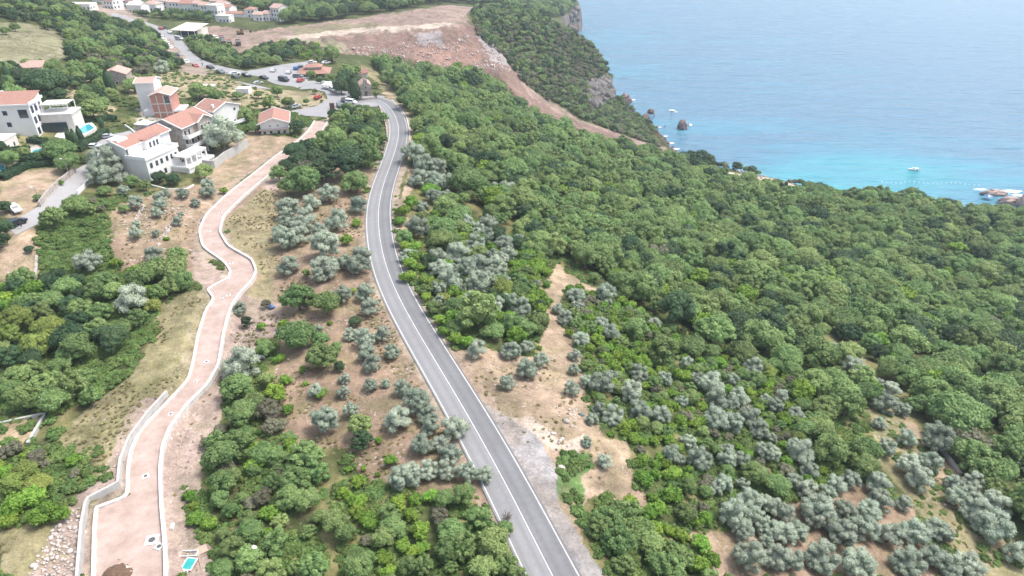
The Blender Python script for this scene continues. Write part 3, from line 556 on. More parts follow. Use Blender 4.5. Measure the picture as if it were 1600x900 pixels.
KM['scrub'] = [(crown_mesh('scrub_crown', LM['scrub'], seed=s, nl=16, per=90, leaf=.032, hz=.27, lobe=(.1, .18), low=-.2, jit=1.2, long=1.6), trunk_mesh('scrub_stem', bark, s, .36, .02)) for s in (31, 32)]
def tall_mesh(name, m, seed, wid, hgt, nl, taper):
    g = np.random.default_rng(seed); V = []; T = []; Q = []
    P = []; Nn = []
    for k in range(nl):
        z = g.uniform(.06, 1)**.9; rr_ = wid*.5*(1-z**taper)*.8+.02; a = g.uniform(0, 6.28); c = np.array([math.cos(a)*rr_*.6, math.sin(a)*rr_*.6, z*hgt])
        d = g.normal(size=(60, 3)); d /= np.linalg.norm(d, axis=1)[:, None]; P.append(c+d*np.array([rr_*.6+.03, rr_*.6+.03, .09*hgt])); Nn.append(d); T += [g.uniform(0, .5)]*60
    P = np.vstack(P); Nn = np.vstack(Nn); m_ = len(P); n = Nn+g.normal(size=(m_, 3))*.5; n /= np.linalg.norm(n, axis=1)[:, None]
    t = np.tile([0., 0, 1], (m_, 1))+g.normal(size=(m_, 3))*.5; t -= n*(t*n).sum(1)[:, None]; t /= np.linalg.norm(t, axis=1)[:, None]; b_ = np.cross(n, t); s = .045*g.uniform(.6, 1.4, (m_, 1))
    Vq = np.stack([P-t*s, P-b_*s*.5, P+t*s, P+b_*s*.5], 1).reshape(-1, 3); iv, if_ = ico(2); off = len(Vq)
    core = iv*np.array([wid*.36, wid*.36, hgt*.47])+[0, 0, hgt*.5]; me = bpy.data.meshes.new(name)
    V = np.vstack([Vq, core]); me.from_pydata([tuple(v) for v in V], [], [tuple(q) for q in np.arange(off).reshape(-1, 4)]+[tuple(q) for q in if_+off])
    a = me.attributes.new('tint', 'FLOAT', 'POINT'); a.data.foreach_set('value', np.r_[np.repeat(T, 4), np.full(len(iv), .2)].astype(np.float32)); me.materials.append(m); me.update(); return me
CYP = [(tall_mesh('cypress_crown', LM['dark'], 41, .3, 1, 26, 2.2), trunk_mesh('cypress_trunk', bark, 41, .4, .02)), (tall_mesh('conifer_crown', LM['dark'], 42, .6, 1, 40, 1.1), trunk_mesh('conifer_trunk', bark, 42, .4, .025))]
weed = [crown_mesh('bramble_clump', LM['weed'], seed=s, nl=9, per=45, leaf=.07, hz=.2, lobe=(.12, .2), low=0, jit=1.2) for s in (51, 52)]
tuft = [crown_mesh('dry_tuft', LM['grass'], seed=s, nl=7, per=40, leaf=.07, hz=.16, lobe=(.1, .16), low=0, jit=1.6, long=2.2) for s in (61, 62)]
# ------------------------------------------------------------------ where the trees stand.  x,y,width in photo zoom tiles (4x)
MT = {}   # kind -> tiles
def T4(kind, ox, oy, s):
    for q in s.split(';'):
        v = q.split(); MT.setdefault(kind, []).append((ox+float(v[0])/4, oy+float(v[1])/4, float(v[2])/4))
T4('olive', 400, 225, '985 60 150;1050 140 140;1130 150 130;1010 215 130;1110 240 120;1190 235 120;1110 330 100;1190 325 90;455 310 130;345 365 115;640 385 115;500 490 140;200 400 150;190 470 120;290 500 150;320 455 110;180 600 150;270 580 130;150 560 110;400 540 110;430 640 190;200 760 140;430 770 170;640 760 150;660 700 130;560 740 110;400 820 110;1010 530 145;1040 395 90;1455 510 120;1370 620 130;1140 700 130;1260 690 150;1160 780 150;1390 760 160;1500 740 110;1215 860 150;1390 870 170;1550 630 120;1580 690 110;1500 290 130;1560 280 120;1320 780 120;1470 820 120')
T4('olive', 400, 450, '680 30 120;715 120 120;590 290 90;680 320 130;690 410 110;725 480 115;715 610 90;790 290 100;850 400 100;550 570 80;545 650 90;590 770 100;810 600 60;920 630 110;1000 710 170;880 820 170;1080 800 130;1090 870 110;430 830 180;1240 870 170;390 270 80;380 640 100;540 40 120;1380 390 120;1590 390 120;1570 590 100')
T4('olive', 800, 450, '60 130 130;400 50 115;410 110 80;290 130 80;335 190 100;590 40 130;95 370 90;95 500 135;185 455 110;430 330 105;390 420 90;390 510 80;375 630 100;560 230 95;620 280 120;890 220 85;795 540 115;470 580 100;560 600 170;620 560 90;750 660 150;800 760 150;930 800 125;955 565 105;1090 470 85;500 820 90;630 800 140;540 760 90;1060 710 85;1160 570 105;1250 610 160;1280 700 145;1380 740 90;1420 690 130;1510 500 115;1530 560 80;1270 830 150;1380 850 140;1490 810 140;1550 890 120;1590 700 80;20 400 90;1380 580 90;600 90 60;950 120 75;1345 210 65')
T4('olive', 1200, 450, '415 390 85;540 400 60;530 500 135;700 610 85;770 640 125;730 720 155;845 760 105;40 730 115;180 790 110;90 670 80;1040 890 120;700 850 90')
T4('olive', 800, 675, '465 65 70;580 180 95;1000 140 125;1050 170 75;1175 165 155;1340 170 125;1430 180 115;1340 110 105;1320 330 125;1270 360 95;1440 330 90;1580 130 125;1100 60 105;1400 520 200;1480 440 165;1570 440 115;1580 600 120;1480 780 200;1440 620 135;1590 680 90;1560 250 80')
T4('olive', 1200, 675, '745 100 130;870 40 115;1070 60 175;890 210 150;1010 180 145;950 300 155;690 330 145;700 430 155;850 450 100;1170 320 115;1290 310 130;1170 410 120;1270 390 125;1300 490 175;1430 450 170;1420 590 235;1560 760 160;200 130 170;260 245 115;20 40 70;20 130 120;170 310 115;240 360 125;310 480 205;480 480 145;430 320 125;520 300 125;370 370 115;640 490 150;610 590 185;460 630 205;410 590 125;760 640 160;920 630 185;1050 600 155;1120 650 90;880 810 200;1050 780 175;1250 830 190;340 780 205;150 800 155;60 790 170;100 640 155;180 620 145;30 620 135;110 510 120;30 470 120;1150 885 120;270 540 140;-60 560 130')
T4('olive', 0, 225, '650 120 200;620 200 160;720 190 150;1140 310 80;850 370 90;1000 340 80;1000 380 80;980 430 70;1040 310 60;1220 370 60;1300 300 90;1295 255 80;1110 480 70;1130 445 40;850 500 60;850 560 80;975 560 50;545 730 160;770 290 80;960 690 110')
T4('olive', 0, 0, '1400 850 240;1010 420 95')
T4('olive', 0, 450, '1500 130 90;1500 480 230;820 80 190')
T4('olive', 400, 675, '900 290 160;960 250 140;990 290 120;1040 80 150;1080 240 130;1150 70 110;1210 130 150;1200 240 130;1320 260 130;1430 265 115')
T4('dark', 400, 225, '560 100 260;430 160 200;270 100 130;250 50 140;640 60 170')
T4('oak', 400, 225, '300 220 220;700 80 180;620 230 180;140 180 120;190 260 120;315 810 60;1230 470 130;1110 480 90;1180 400 150;1270 430 150;1400 670 110;1550 400 180')
T4('bright', 400, 225, '635 490 75;560 600 95;920 420 100;960 370 110;900 480 90;1000 650 110;930 640 90;960 750 110;1030 770 90;950 830 110;1060 850 110')
T4('dark', 400, 450, '620 210 80;520 490 80')
T4('oak', 400, 450, '260 50 220;440 100 170;250 290 230;410 420 220;60 380 130;400 320 120;650 860 160;1390 150 300;1250 110 150;1480 260 150;1105 120 100;1250 240 120;500 380 90')
T4('bright', 400, 450, '170 230 90;185 570 100;295 510 55;400 660 90;150 440 80;460 220 45;1250 310 120;1180 270 100;1320 340 110;1150 200 100;1060 60 80;310 600 50;30 240 70;600 20 60;130 650 150;200 760 90')
T4('scrub', 400, 450, '80 760 180;120 860 160;60 100 70;310 100 80')
T4('oak', 800, 450, '950 400 220;1130 360 170;780 260 170;1360 110 160;1440 400 170;1560 180 140;1240 400 130;900 100 130')
T4('bright', 800, 450, '540 330 110;650 500 120;1060 550 120;600 370 90;650 430 100;720 470 90;480 380 80')
T4('oak', 1200, 450, '250 180 170;400 130 150;290 420 250;300 600 190;120 430 190;490 720 240;1180 770 310;870 330 240;420 560 150;380 740 170;1000 500 180;1300 800 200')
T4('scrub', 1200, 450, '640 160 150')
T4('oak', 800, 675, '600 560 230;720 520 220;660 680 230;540 600 160;800 620 190;860 700 170;1090 510 140;1510 260 170;980 850 240;900 820 160;700 830 160')
T4('bright', 800, 675, '1000 400 150;820 180 110;900 260 90;1200 540 110;740 450 130;620 10 60;1180 700 150;1060 640 120;1240 800 140;900 600 110;1130 560 100')
T4('oak', 1200, 675, '390 110 210;620 110 190;600 200 200;60 330 170;1300 150 280;1450 250 200;1180 90 150')
T4('bright', 1200, 675, '340 240 80;120 190 90')
T4('olive', 1200, 675, '560 830 210')
T4('oak', 0, 225, '1270 170 120;420 120 140;360 30 190;825 230 80;905 255 80;650 290 90;770 400 65;330 460 150;470 380 150;540 400 110;520 500 55;520 560 50;960 800 200;1080 790 200;880 830 180;660 850 160;1140 850 140;230 330 60;530 95 60')
T4('bright', 0, 225, '1040 595 45;370 240 55;1400 290 60;1270 290 60;720 750 90')
T4('dark', 0, 225, '0 600 120;30 530 110;20 390 100;990 205 90;1080 215 95;180 655 55')
T4('scrub', 0, 225, '1110 65 90')
T4('yellow', 0, 450, '100 200 200;300 250 180;230 360 180;50 300 160;960 110 100;330 330 120')
T4('oak', 0, 450, '110 560 190;270 600 220;430 620 220;520 560 160;380 500 150;150 690 190;330 710 180;620 150 160;600 40 150;700 20 150;1480 620 220;1500 780 220;1590 720 160;560 680 130;200 510 130;60 640 150')
T4('dark', 0, 450, '440 310 210;1540 210 80;480 200 150;60 430 160;200 440 130')
T4('yellow', 0, 675, '150 250 180;230 330 160;80 330 150')
T4('bright', 0, 675, '200 400 200;100 470 200;280 510 200;380 520 130;1190 400 90;1210 470 85;1230 540 130;1300 580 120;460 180 110;30 560 150')
T4('oak', 0, 675, '1390 150 230;1480 80 210;1350 60 150;1450 740 200;1560 800 180;1400 640 110;1560 620 160;1390 850 150')
T4('scrub', 0, 675, '1400 230 140;1560 450 110;460 260 80')
T4('oak', 400, 675, '130 150 140;300 160 250;370 250 190;250 300 220;210 420 190;320 420 180;490 570 200;560 640 150;850 600 190;830 520 150;800 660 150;1230 620 190;1400 560 200;1300 720 200;1480 700 220;1420 850 200;1560 820 170;1200 740 160;120 700 200;370 840 200;640 840 190;1300 400 160;1180 420 150;150 560 130;330 620 110;700 800 130;1560 600 110')
T4('dark', 400, 675, '660 50 150')
T4('bright', 400, 675, '770 50 55;840 180 90;640 310 110;580 230 55;670 225 45;1090 400 130;1000 420 110;900 440 130;650 440 120;600 420 100;700 560 150;1040 720 110;790 790 130;980 750 110;830 880 110;580 600 90;640 500 120;760 265 40')
T4('scrub', 400, 675, '50 400 150;680 680 90')
T4('dark', 0, 0, '280 520 220;380 520 160;200 500 150;360 590 130;300 590 120')
T4('oak', 0, 0, '290 150 80;90 170 60;30 190 60;100 600 150;830 530 120;570 670 170;390 660 90;450 705 55;1240 570 120;1350 600 100;1300 560 110;975 500 50;1480 600 60;1530 720 110;1590 790 90;1330 790 80;1040 545 70;640 650 100')
T4('dark', 400, 0, '570 500 130;530 540 110;640 520 110')
T4('oak', 400, 0, '130 570 85;10 590 55;80 640 100;200 640 80;315 635 45;365 570 38;345 465 65;400 500 55;450 490 70;490 490 60;470 340 110;560 440 110;620 440 90;750 530 50;750 590 50;685 680 60;545 730 85;620 760 110;700 850 110;500 860 150;780 860 90')
T4('dark', 400, 0, '250 790 110;20 800 60;190 340 80;130 350 80;410 630 25')
T4('dark', 400, 225, '985 120 70')
CYL = [(0+700/4, 520/4, 20, 34, 1), (70/4, 475/4, 14, 30, 1), (400+620/4, 560/4, 24, 34, 1), (480/4, 870/4, 16, 24, 1), (445/4, 860/4, 14, 22, 1), (515/4, 850/4, 14, 24, 1), (640/4, 770/4, 11, 18, 1),
       (832, 262, 8, 28, 1), (838, 259, 4, 22, 0), (872, 248, 12, 24, 1), (880, 238, 7, 22, 0), (887, 247, 6, 18, 0), (898, 246, 5, 16, 0), (929, 233, 8, 12, 1), (663, 163, 5, 16, 0), (629, 142, 8, 16, 1),
       ]
T4('dark', 0, 0, '4264 980 100;4320 976 100;4390 980 120;4436 1000 80;4350 1010 90;4960 1096 70;5000 1100 80;5060 1110 80;4880 1090 60;4700 1060 60;4600 1040 60')
# ------------------------------------------------------------------ collect trees
TREES = []   # kind, x, y, z, D, t, px, py, manual
for kind, L_ in MT.items():
    a = np.array(L_)
    hc = HC[kind]; D = np.full(len(a), 5.)
    for _ in range(4): x, y, z, t = cast(a[:, 0], a[:, 1], hc*D*.9); D = np.clip(a[:, 2]*t/F*(1.04 if kind == 'olive' else 1.0), .8, 16)
    dr = np.min(np.hypot(x[:, None]-rc[None, :, 0], y[:, None]-rc[None, :, 1]), 1)
    for k in range(len(a)): TREES.append((kind, x[k], y[k], z[k], D[k], t[k], a[k, 0], a[k, 1], True))
man = np.array([(q[1], q[2], q[4]) for q in TREES])
FILL = [
 # name, spacing, Dmin, Dmax, mix, outline
 ('wood', 4.9, 3.8, 10.5, 'oak oak oak oak oak oak oak dark bright scrub', '560,96 600,100 650,115 690,124 716,108 740,114 778,136 806,168 850,197 900,212 950,228 1045,252 1150,286 1240,302 1350,308 1450,325 1600,342 1900,372 1900,960 1660,930 1600,840 1540,780 1480,705 1410,640 1380,590 1335,540 1300,525 1290,560 1250,570 1230,640 1200,560 1100,545 1000,480 940,440 890,410 840,395 740,330 690,400 650,340 648,280 655,230 650,190 625,150 590,112'),
 ('wood', 4.6, 4.5, 8.0, 'oak oak oak oak dark bright', '1230,560 1300,545 1360,600 1385,720 1340,745 1290,750 1250,700 1220,640'),
 ('shrub', 2.5, 1.7, 3.8, 'bright bright bright bright oak oak scrub yellow', '890,445 930,440 985,480 1100,545 1230,570 1260,640 1300,690 1370,730 1310,755 1215,800 1110,830 1015,800 985,690 960,680 920,620 905,560 880,500'),
 ('shrub', 3.0, 2.5, 5.5, 'oak oak bright bright olive dark yellow', '625,385 650,345 700,330 780,370 860,400 852,500 830,550 700,545 660,470 630,410'),
 ('headland', 3.3, 3.0, 5.8, 'oak oak scrub scrub dark scrub', '738,16 780,12 830,20 880,45 925,72 947,100 957,132 962,150 980,164 1004,184 1036,214 1046,236 960,206 902,183 860,155 858,160 815,128 788,90 745,54'),
 ('wood', 8.5, 8, 12, 'dark oak oak', '330,-16 906,-16 900,5 880,30 850,26 780,10 742,8 700,5 600,19 500,34 440,40 436,28 390,18 340,8'),
 ('hill', 5.0, 4, 8.0, 'oak oak dark scrub bright', '0,8 90,8 130,20 195,42 228,46 250,70 290,108 200,118 145,112 100,92 112,74 92,48 60,36 0,34'),
 ('hill', 4.6, 4, 6.5, 'oak oak dark', '292,62 330,66 380,92 440,72 470,75 466,94 440,100 382,110 320,100 298,84'),
 ('hill', 5, 3, 5, 'scrub bright oak', '440,66 490,70 520,92 600,98 590,106 530,102 475,98'),
 ('wood', 4.2, 4, 7.0, 'oak oak oak dark scrub', '430,245 480,218 520,190 560,172 600,180 604,225 582,275 562,300 500,290 440,290 428,265'),
 ('hill', 4.2, 3.5, 6.5, 'oak oak dark bright', '0,445 100,438 240,428 290,400 300,445 240,495 170,575 155,620 100,640 0,655'),
 ('low', 3.0, 2, 4.5, 'oak bright bright scrub', '0,705 50,700 70,720 105,790 70,820 0,830'),
 ('low', 3.0, 2.2, 4.5, 'oak oak bright scrub', '318,700 350,650 430,590 440,680 540,745 640,770 780,780 830,860 850,960 320,960 335,830'),
 ('low', 3.0, 2.2, 4.5, 'oak bright', '915,800 1000,790 1070,830 1110,870 1130,960 950,960 930,860'),
 ('hill', 5, 4, 7, 'dark oak oak', '0,112 110,108 150,115 180,150 160,185 115,178 60,150 0,150'),
 ('wood', 5, 4, 7, 'oak oak dark', '0,246 80,242 108,238 122,246 60,262 0,280'),
 ('hill', 5, 4, 6, 'oak dark', '180,20 330,26 340,34 315,42 250,30'),
 ('hill', 4, 2, 4, 'oak bright scrub', '60,340 110,310 165,320 172,340 120,345'),
 ('headland', 4, 3.5, 5.5, 'oak dark scrub', '1100,258 1150,262 1200,270 1260,286 1250,291 1200,276 1150,267'),
 ('hill', 4.2, 4, 7, 'dark oak oak', '650,118 690,126 716,110 740,118 776,138 806,170 848,198 760,190 640,125'),
]
EXC = [P for (c, r, t, P) in ZW if c in (GREY, PALE) or (c == TAN and t in (.3, .2))]+[world_poly(s_, 3) for s_ in ('880,705 920,708 928,728 905,745 915,775 885,785 868,765', '930,130 950,126 955,150 948,162 934,166')]
def allowed(x, y, D):
    ok = np.ones(x.shape, bool)
    for P in EXC: ok &= ~inpoly(P, x, y)
    for c, h in ((rc[::2], 3.6), (nc[::3], 3.3), (vc[::2], 5)):
        for i in range(0, len(c)): ok &= (np.abs(x-c[i, 0]) > 12) | (np.hypot(x-c[i, 0], y-c[i, 1]) > h+D*.36)
    return ok
PAV = [world_poly(s, 2) for s in ('385,112 440,101 482,96 560,90 600,112 606,166 560,168 535,174 512,200 470,181 452,174 495,166 512,155 508,144 485,139 445,141 400,138 370,128',
       '137,255 152,222 120,215 60,226 0,235 0,215 25,220 110,185 150,195 190,180 330,170 330,245 220,290 190,226 172,240 145,262 143,285 122,307 100,326 65,348 25,368 12,356 35,338 62,322 85,298 107,272', '330,190 460,160 460,215 330,215',
       '262,32 320,34 330,60 275,62')]
def fill(P, sp, rng, jit=.42):
    x0, y0 = P.min(0); x1, y1 = P.max(0)
    gx_ = np.arange(x0, x1, sp); gy_ = np.arange(y0, y1, sp*.87); X, Y = np.meshgrid(gx_, gy_); X = X+(np.arange(len(gy_)) % 2)[:, None]*sp/2
    X = (X+rng.uniform(-jit, jit, X.shape)*sp).ravel(); Y = (Y+rng.uniform(-jit, jit, Y.shape)*sp).ravel(); m = inpoly(P, X, Y); return X[m], Y[m]
for fi, (zn, sp, d0, d1, mix, s) in enumerate(FILL):
    rng = np.random.default_rng(100+fi); P = world_poly(s, 3); x, y = fill(P, sp, rng); mix = mix.split()
    D = d0+(d1-d0)*np.clip(rng.beta(1.2, 2.0, len(x))+.35*fbm(x, y, 20, 40+fi, 2), -.15, 1.25); sl = np.hypot(Hq(x+2, y)-Hq(x-2, y), Hq(x, y+2)-Hq(x, y-2))/4; ok = allowed(x, y, D) & (Hq(x, y) > SEA+2.0) & (sl < 1.8)
    for q in PAV: ok &= ~inpoly(q, x, y)
    for mx_, my_, md in man: ok &= np.hypot(x-mx_, y-my_) > (md*.42+D*.28)
    x, y, D = x[ok], y[ok], D[ok]; z = Hq(x, y); px, py, t = project(x, y, z+D*.5); nz_ = fbm(x, y, 28, 70+fi, 2)
    for k in range(len(x)):
        u = rng.uniform(0, 1)*.75+(nz_[k]+1)*.125; kd = mix[min(len(mix)-1, int(u*len(mix)))]
        TREES.append((kd, x[k], y[k], z[k], D[k], t[k], px[k], py[k], False))
# ------------------------------------------------------------------ names and labels
ORD = 'first second third fourth fifth sixth seventh eighth ninth tenth eleventh twelfth thirteenth fourteenth fifteenth sixteenth seventeenth eighteenth nineteenth twentieth'.split()
TENS = {2: 'twenty', 3: 'thirty', 4: 'forty', 5: 'fifty', 6: 'sixty', 7: 'seventy', 8: 'eighty', 9: 'ninety'}; TENO = {2: 'twentieth', 3: 'thirtieth', 4: 'fortieth', 5: 'fiftieth', 6: 'sixtieth', 7: 'seventieth', 8: 'eightieth', 9: 'ninetieth'}
def ordinal(k):
    if k <= 20: return ORD[k-1]
    return TENO[k//10] if k % 10 == 0 else TENS[k//10]+'-'+ORD[k % 10-1]
REG = [(P2(s), n) for s, n in [
 ('1050,690 1300,745 1450,790 1500,900 1050,900', 'in the bottom right olive grove'), ('1290,500 1380,600 1620,820 1620,905 1450,905 1300,640', 'on the grassy terraces at lower right'),
 ('860,400 960,450 960,700 860,700 690,540 850,540', 'beside the tan dirt clearing'), ('960,440 1290,560 1300,745 1050,830 960,700', 'among bright shrubs right of the clearing'),
 ('620,200 900,200 900,400 860,420 850,545 690,545 600,300', 'just right of the asphalt road'), ('540,600 860,600 860,905 540,905', 'below the middle left of the asphalt road'),
 ('270,170 610,140 600,300 340,300', 'between the roads near the church'), ('340,300 620,300 640,480 340,480', 'in the upper olive grove between the roads'),
 ('340,480 760,480 760,640 540,640 540,600 340,640', 'in the middle grove between the roads'), ('270,600 540,640 540,905 270,905', 'right of the pink road at the bottom'),
 ('-50,430 350,430 350,660 -50,660', 'left of the pink road below the gardens'), ('-50,660 270,660 270,905 -50,905', 'at the bottom left beside the rubble'),
 ('150,265 350,265 350,430 150,430', 'in the rocky garden below the white villa'), ('-50,230 200,230 200,430 -50,430', 'beside the grey side street'),
 ('-50,110 470,110 470,265 -50,265', 'around the hillside villas'), ('380,80 640,80 640,170 380,170', 'around the car park and church'),
 ('-50,-20 400,-20 400,112 -50,112', 'on the far upper left hillside'), ('640,60 1060,60 1060,260 640,260', 'on the slope behind the asphalt bend'),
 ('860,540 1620,-20 1620,905 860,905', 'in the right hand wood')]]
def region(px, py):
    for P, n in REG:
        if inpoly(np.array(P), np.array([px]), np.array([py]))[0]: return n
    return 'in the wooded middle distance'
ADJ = {'oak': 'leafy green', 'dark': 'dark green', 'yellow': 'yellowish green', 'olive': 'silvery grey', 'bright': 'bright green', 'scrub': 'dull brownish'}
NAME = {'oak': ('broadleaf_tree', 'broadleaf tree'), 'dark': ('evergreen_tree', 'evergreen tree'), 'yellow': ('broadleaf_tree', 'broadleaf tree'), 'olive': ('olive_tree', 'olive tree'), 'bright': ('leafy_shrub', 'shrub'), 'scrub': ('dry_shrub', 'shrub')}
FAM = {'oak': 'tree', 'yellow': 'tree', 'dark': 'dark', 'olive': 'olive', 'bright': 'shrub', 'scrub': 'shrub'}
vis = lambda q: -40 < q[6] < 1640 and -20 < q[7] < 930
indiv = []; rest = []
for fam in ('tree', 'dark', 'olive', 'shrub'):
    L_ = sorted([q for q in TREES if FAM[q[0]] == fam], key=lambda q: (-int(bool(q[8] and vis(q))), -float(q[4]/q[5] if vis(q) else 0)))
    cap = {'tree': 298, 'dark': 150, 'olive': 299, 'shrub': 298}[fam]
    L1 = [q for q in L_[:cap] if vis(q)]; indiv += L1; rest += [q for q in L_ if id(q) not in set(map(id, L1))]
cnt = {}; src = {}
for q in sorted(indiv, key=lambda q: -q[7]):
    kind, x, y, z, D, t, px, py, mn = q; nm, cat = NAME[kind]; reg = region(px, py); v = RNG.integers(len(KM[kind])); cm, tm = KM[kind][v]
    if mn:
        key = (kind, reg); cnt[key] = cnt.get(key, 0)+1
        lab = '%s %s %s, %s from the bottom' % (ADJ[kind], cat, reg, ordinal(cnt[key])); grp = '%ss %s' % (cat, reg)
    else: lab = '%s %s growing tightly packed %s' % (ADJ[kind], cat, reg); grp = '%s packed %ss %s' % (ADJ[kind], cat, reg)
    e = empty(nm, (x, y, z-.03*D), RNG.uniform(0, 6.28), lab, cat, grp); zs = D*RNG.uniform(.88, 1.12)*(.94 if kind != 'olive' else 1); e.scale = (D, D, zs)
    c = link(bpy.data.objects.new('crown', cm), e); c.location = (0, 0, HC[kind]); c.rotation_euler = (RNG.uniform(-.12, .12), RNG.uniform(-.12, .12), 0)
    tr = link(bpy.data.objects.new('trunk' if kind not in ('bright', 'scrub') else 'stem', tm), e)
    src.setdefault((kind, v), c)
print('individual', len(indiv), 'rest', len(rest))
for k, (px, py, w_, h_, typ) in enumerate(CYL):
    x, y, z, t = [float(q[0]) for q in cast(px, py+h_*.5)]; H_ = h_*t/F/.87; cm, tm = CYP[typ]
    e = empty('cypress_tree' if typ == 0 else 'conifer_tree', (x, y, z-.1), k, '%s %s, %s when counted from photo left' % ('slender dark cypress' if typ == 0 else 'dense dark conifer', region(px, py), ordinal(1+sum(q[0] < px for q in CYL))), 'conifer', 'dark conifers')
    e.scale = (w_*t/F/(.3 if typ == 0 else .6), )*2+(H_,); link(bpy.data.objects.new('crown', cm), e); link(bpy.data.objects.new('trunk', tm), e)
bare = trunk_mesh('bare_branches', bark_o, 77, .5, .028, 9); g_ = np.random.default_rng(5); V_b = []; F_b = []
for k in range(130):
    a = g_.uniform(0, 6.28); e0 = np.array([math.cos(a)*.14, math.sin(a)*.14, g_.uniform(.3, .55)])*g_.uniform(.5, 1.1); d_ = g_.normal(size=3)*.5+e0*[2.2, 2.2, 1.2]; e1 = e0+d_/np.linalg.norm(d_)*g_.uniform(.15, .35); o_ = len(V_b); v_, f_ = tube([e0, (e0+e1)/2+g_.normal(size=3)*.02, e1], [.008, .006, .003], 3); V_b += v_; F_b += [tuple(i+o_ for i in q) for q in f_]
twigs = bpy.data.meshes.new('twigs'); twigs.from_pydata([tuple(v) for v in V_b], [], F_b); twigs.materials.append(bark_o)
for k, (px, py, w_, lab) in enumerate([(1362, 492, 34, 'large leafless grey tree in the wood above the right terraces'), (1388, 500, 24, 'smaller leafless tree right beside the large bare one'), (358, 735, 34, 'leafless greyish bush at the edge of gravel below the pink road'), (792, 802, 30, 'bare twiggy tree inside the bottom thicket left of the road'), (425, 650, 26, 'bare twiggy bush right of the green trees by the parapet'), (1010, 372, 26, 'bare grey tree in the wood above the tan track'), (1215, 620, 26, 'bare grey tree beside olives below the right wood'), (478, 262, 30, 'tall half bare tree next to the upper pink road'), (1120, 470, 22, 'bare tree low among shrubs right of the track end')]):
    x, y, z, t = [float(q[0]) for q in cast(px, py, 2.0)]; D = w_*t/F; e = empty('bare_tree', (x, y, z), k*1.3, lab, 'bare tree', 'leafless trees'); e.scale = (D, D, D*1.15); link(bpy.data.objects.new('trunk', bare), e); link(bpy.data.objects.new('branches', twigs), e)
# ------------------------------------------------------------------ scattered stuff (uncountable rest) on points
def scatter(name, P, rz, S, idx, sources, kind='stuff', hc=None):
    me = bpy.data.meshes.new(name); n = len(P); me.vertices.add(n); me.vertices.foreach_set('co', np.asarray(P, np.float32).ravel())
    a = me.attributes.new('spin', 'FLOAT_VECTOR', 'POINT'); a.data.foreach_set('vector', np.c_[np.zeros((n, 2)), rz].astype(np.float32).ravel())
    a = me.attributes.new('size', 'FLOAT_VECTOR', 'POINT'); a.data.foreach_set('vector', np.asarray(S, np.float32).ravel())
    a = me.attributes.new('pick', 'INT', 'POINT'); a.data.foreach_set('value', np.asarray(idx, np.int32)); me.update()
    o = link(bpy.data.objects.new(name, me)); g = bpy.data.node_groups.new(name+'_nodes', 'GeometryNodeTree')
    g.interface.new_socket('Geometry', in_out='INPUT', socket_type='NodeSocketGeometry'); g.interface.new_socket('Geometry', in_out='OUTPUT', socket_type='NodeSocketGeometry')
    gi = g.nodes.new('NodeGroupInput'); go = g.nodes.new('NodeGroupOutput'); ip = g.nodes.new('GeometryNodeInstanceOnPoints'); jn = g.nodes.new('GeometryNodeJoinGeometry'); L = g.links.new
    for s in reversed(sources):
        oi = g.nodes.new('GeometryNodeObjectInfo'); oi.inputs['Object'].default_value = s; oi.inputs['As Instance'].default_value = True; oi.transform_space = 'ORIGINAL'; L(oi.outputs['Geometry'], jn.inputs[0])
    def na(nm, ty):
        q = g.nodes.new('GeometryNodeInputNamedAttribute'); q.data_type = ty; q.inputs[0].default_value = nm; return q.outputs[0]
    L(gi.outputs[0], ip.inputs['Points']); L(jn.outputs[0], ip.inputs['Instance']); ip.inputs['Pick Instance'].default_value = True
    L(na('pick', 'INT'), ip.inputs['Instance Index']); L(na('spin', 'FLOAT_VECTOR'), ip.inputs['Rotation']); L(na('size', 'FLOAT_VECTOR'), ip.inputs['Scale']); L(ip.outputs[0], go.inputs[0])
    md = o.modifiers.new('scatter', 'NODES'); md.node_group = g; o['kind'] = kind; return o
keys = sorted(src.keys()); srcs = [src[k] for k in keys]; bykind = {}
for i, k in enumerate(keys): bykind.setdefault(k[0], []).append(i)
for nm, fams in (('far_woodland', ('tree', 'dark')), ('low_scrub', ('shrub',)), ('far_olive_trees', ('olive',))):
    L_ = [q for q in rest if FAM[q[0]] in fams]
    if not L_: continue
    P = np.array([(q[1], q[2], q[3]+(HC[q[0]]-.03)*q[4]) for q in L_]); D = np.array([q[4] for q in L_]); idx = [bykind[q[0]][RNG.integers(len(bykind[q[0]]))] for q in L_]
    scatter(nm, P, RNG.uniform(0, 6.28, len(L_)), np.c_[D, D, D*RNG.uniform(.85, 1.15, len(L_))], idx, srcs)
# ground cover: brambles and dry tufts
WEED = [('60,105 300,100 480,170 460,215 330,200 100,230 0,235 0,120', 3.2), ('-20,430 130,320 200,300 340,300 350,170 620,170 620,420 900,400 1100,560 1300,560 1640,900 1640,960 -20,960', 1.75), ('55,335 172,335 180,442 60,445', 1.3), ('150,490 245,470 245,530 200,590 150,610 110,560', 1.3), ('60,700 170,690 185,740 110,790 60,760', 1.6), ('285,760 330,770 330,850 300,840', 1.2), ('868,705 925,705 930,730 900,745 915,785 880,785', 1.5),
        ('318,700 350,650 430,590 440,680 540,745 640,770 780,780 830,860 850,960 320,960 335,830', 1.8), ('890,445 985,480 1230,570 1370,730 1215,800 1110,830 1015,800 985,690 920,620', 1.8),
        ('0,445 240,430 300,445 240,495 155,620 0,655', 2.0), ('625,385 700,330 860,400 852,500 830,550 700,545 640,430', 2.0), ('1300,530 1410,660 1540,800 1610,890 1530,900 1440,810 1350,610', 2.2), ('0,705 60,705 100,790 60,830 0,830', 1.6), ('915,800 1070,830 1130,960 950,960', 1.8)]
gp = [[], []]
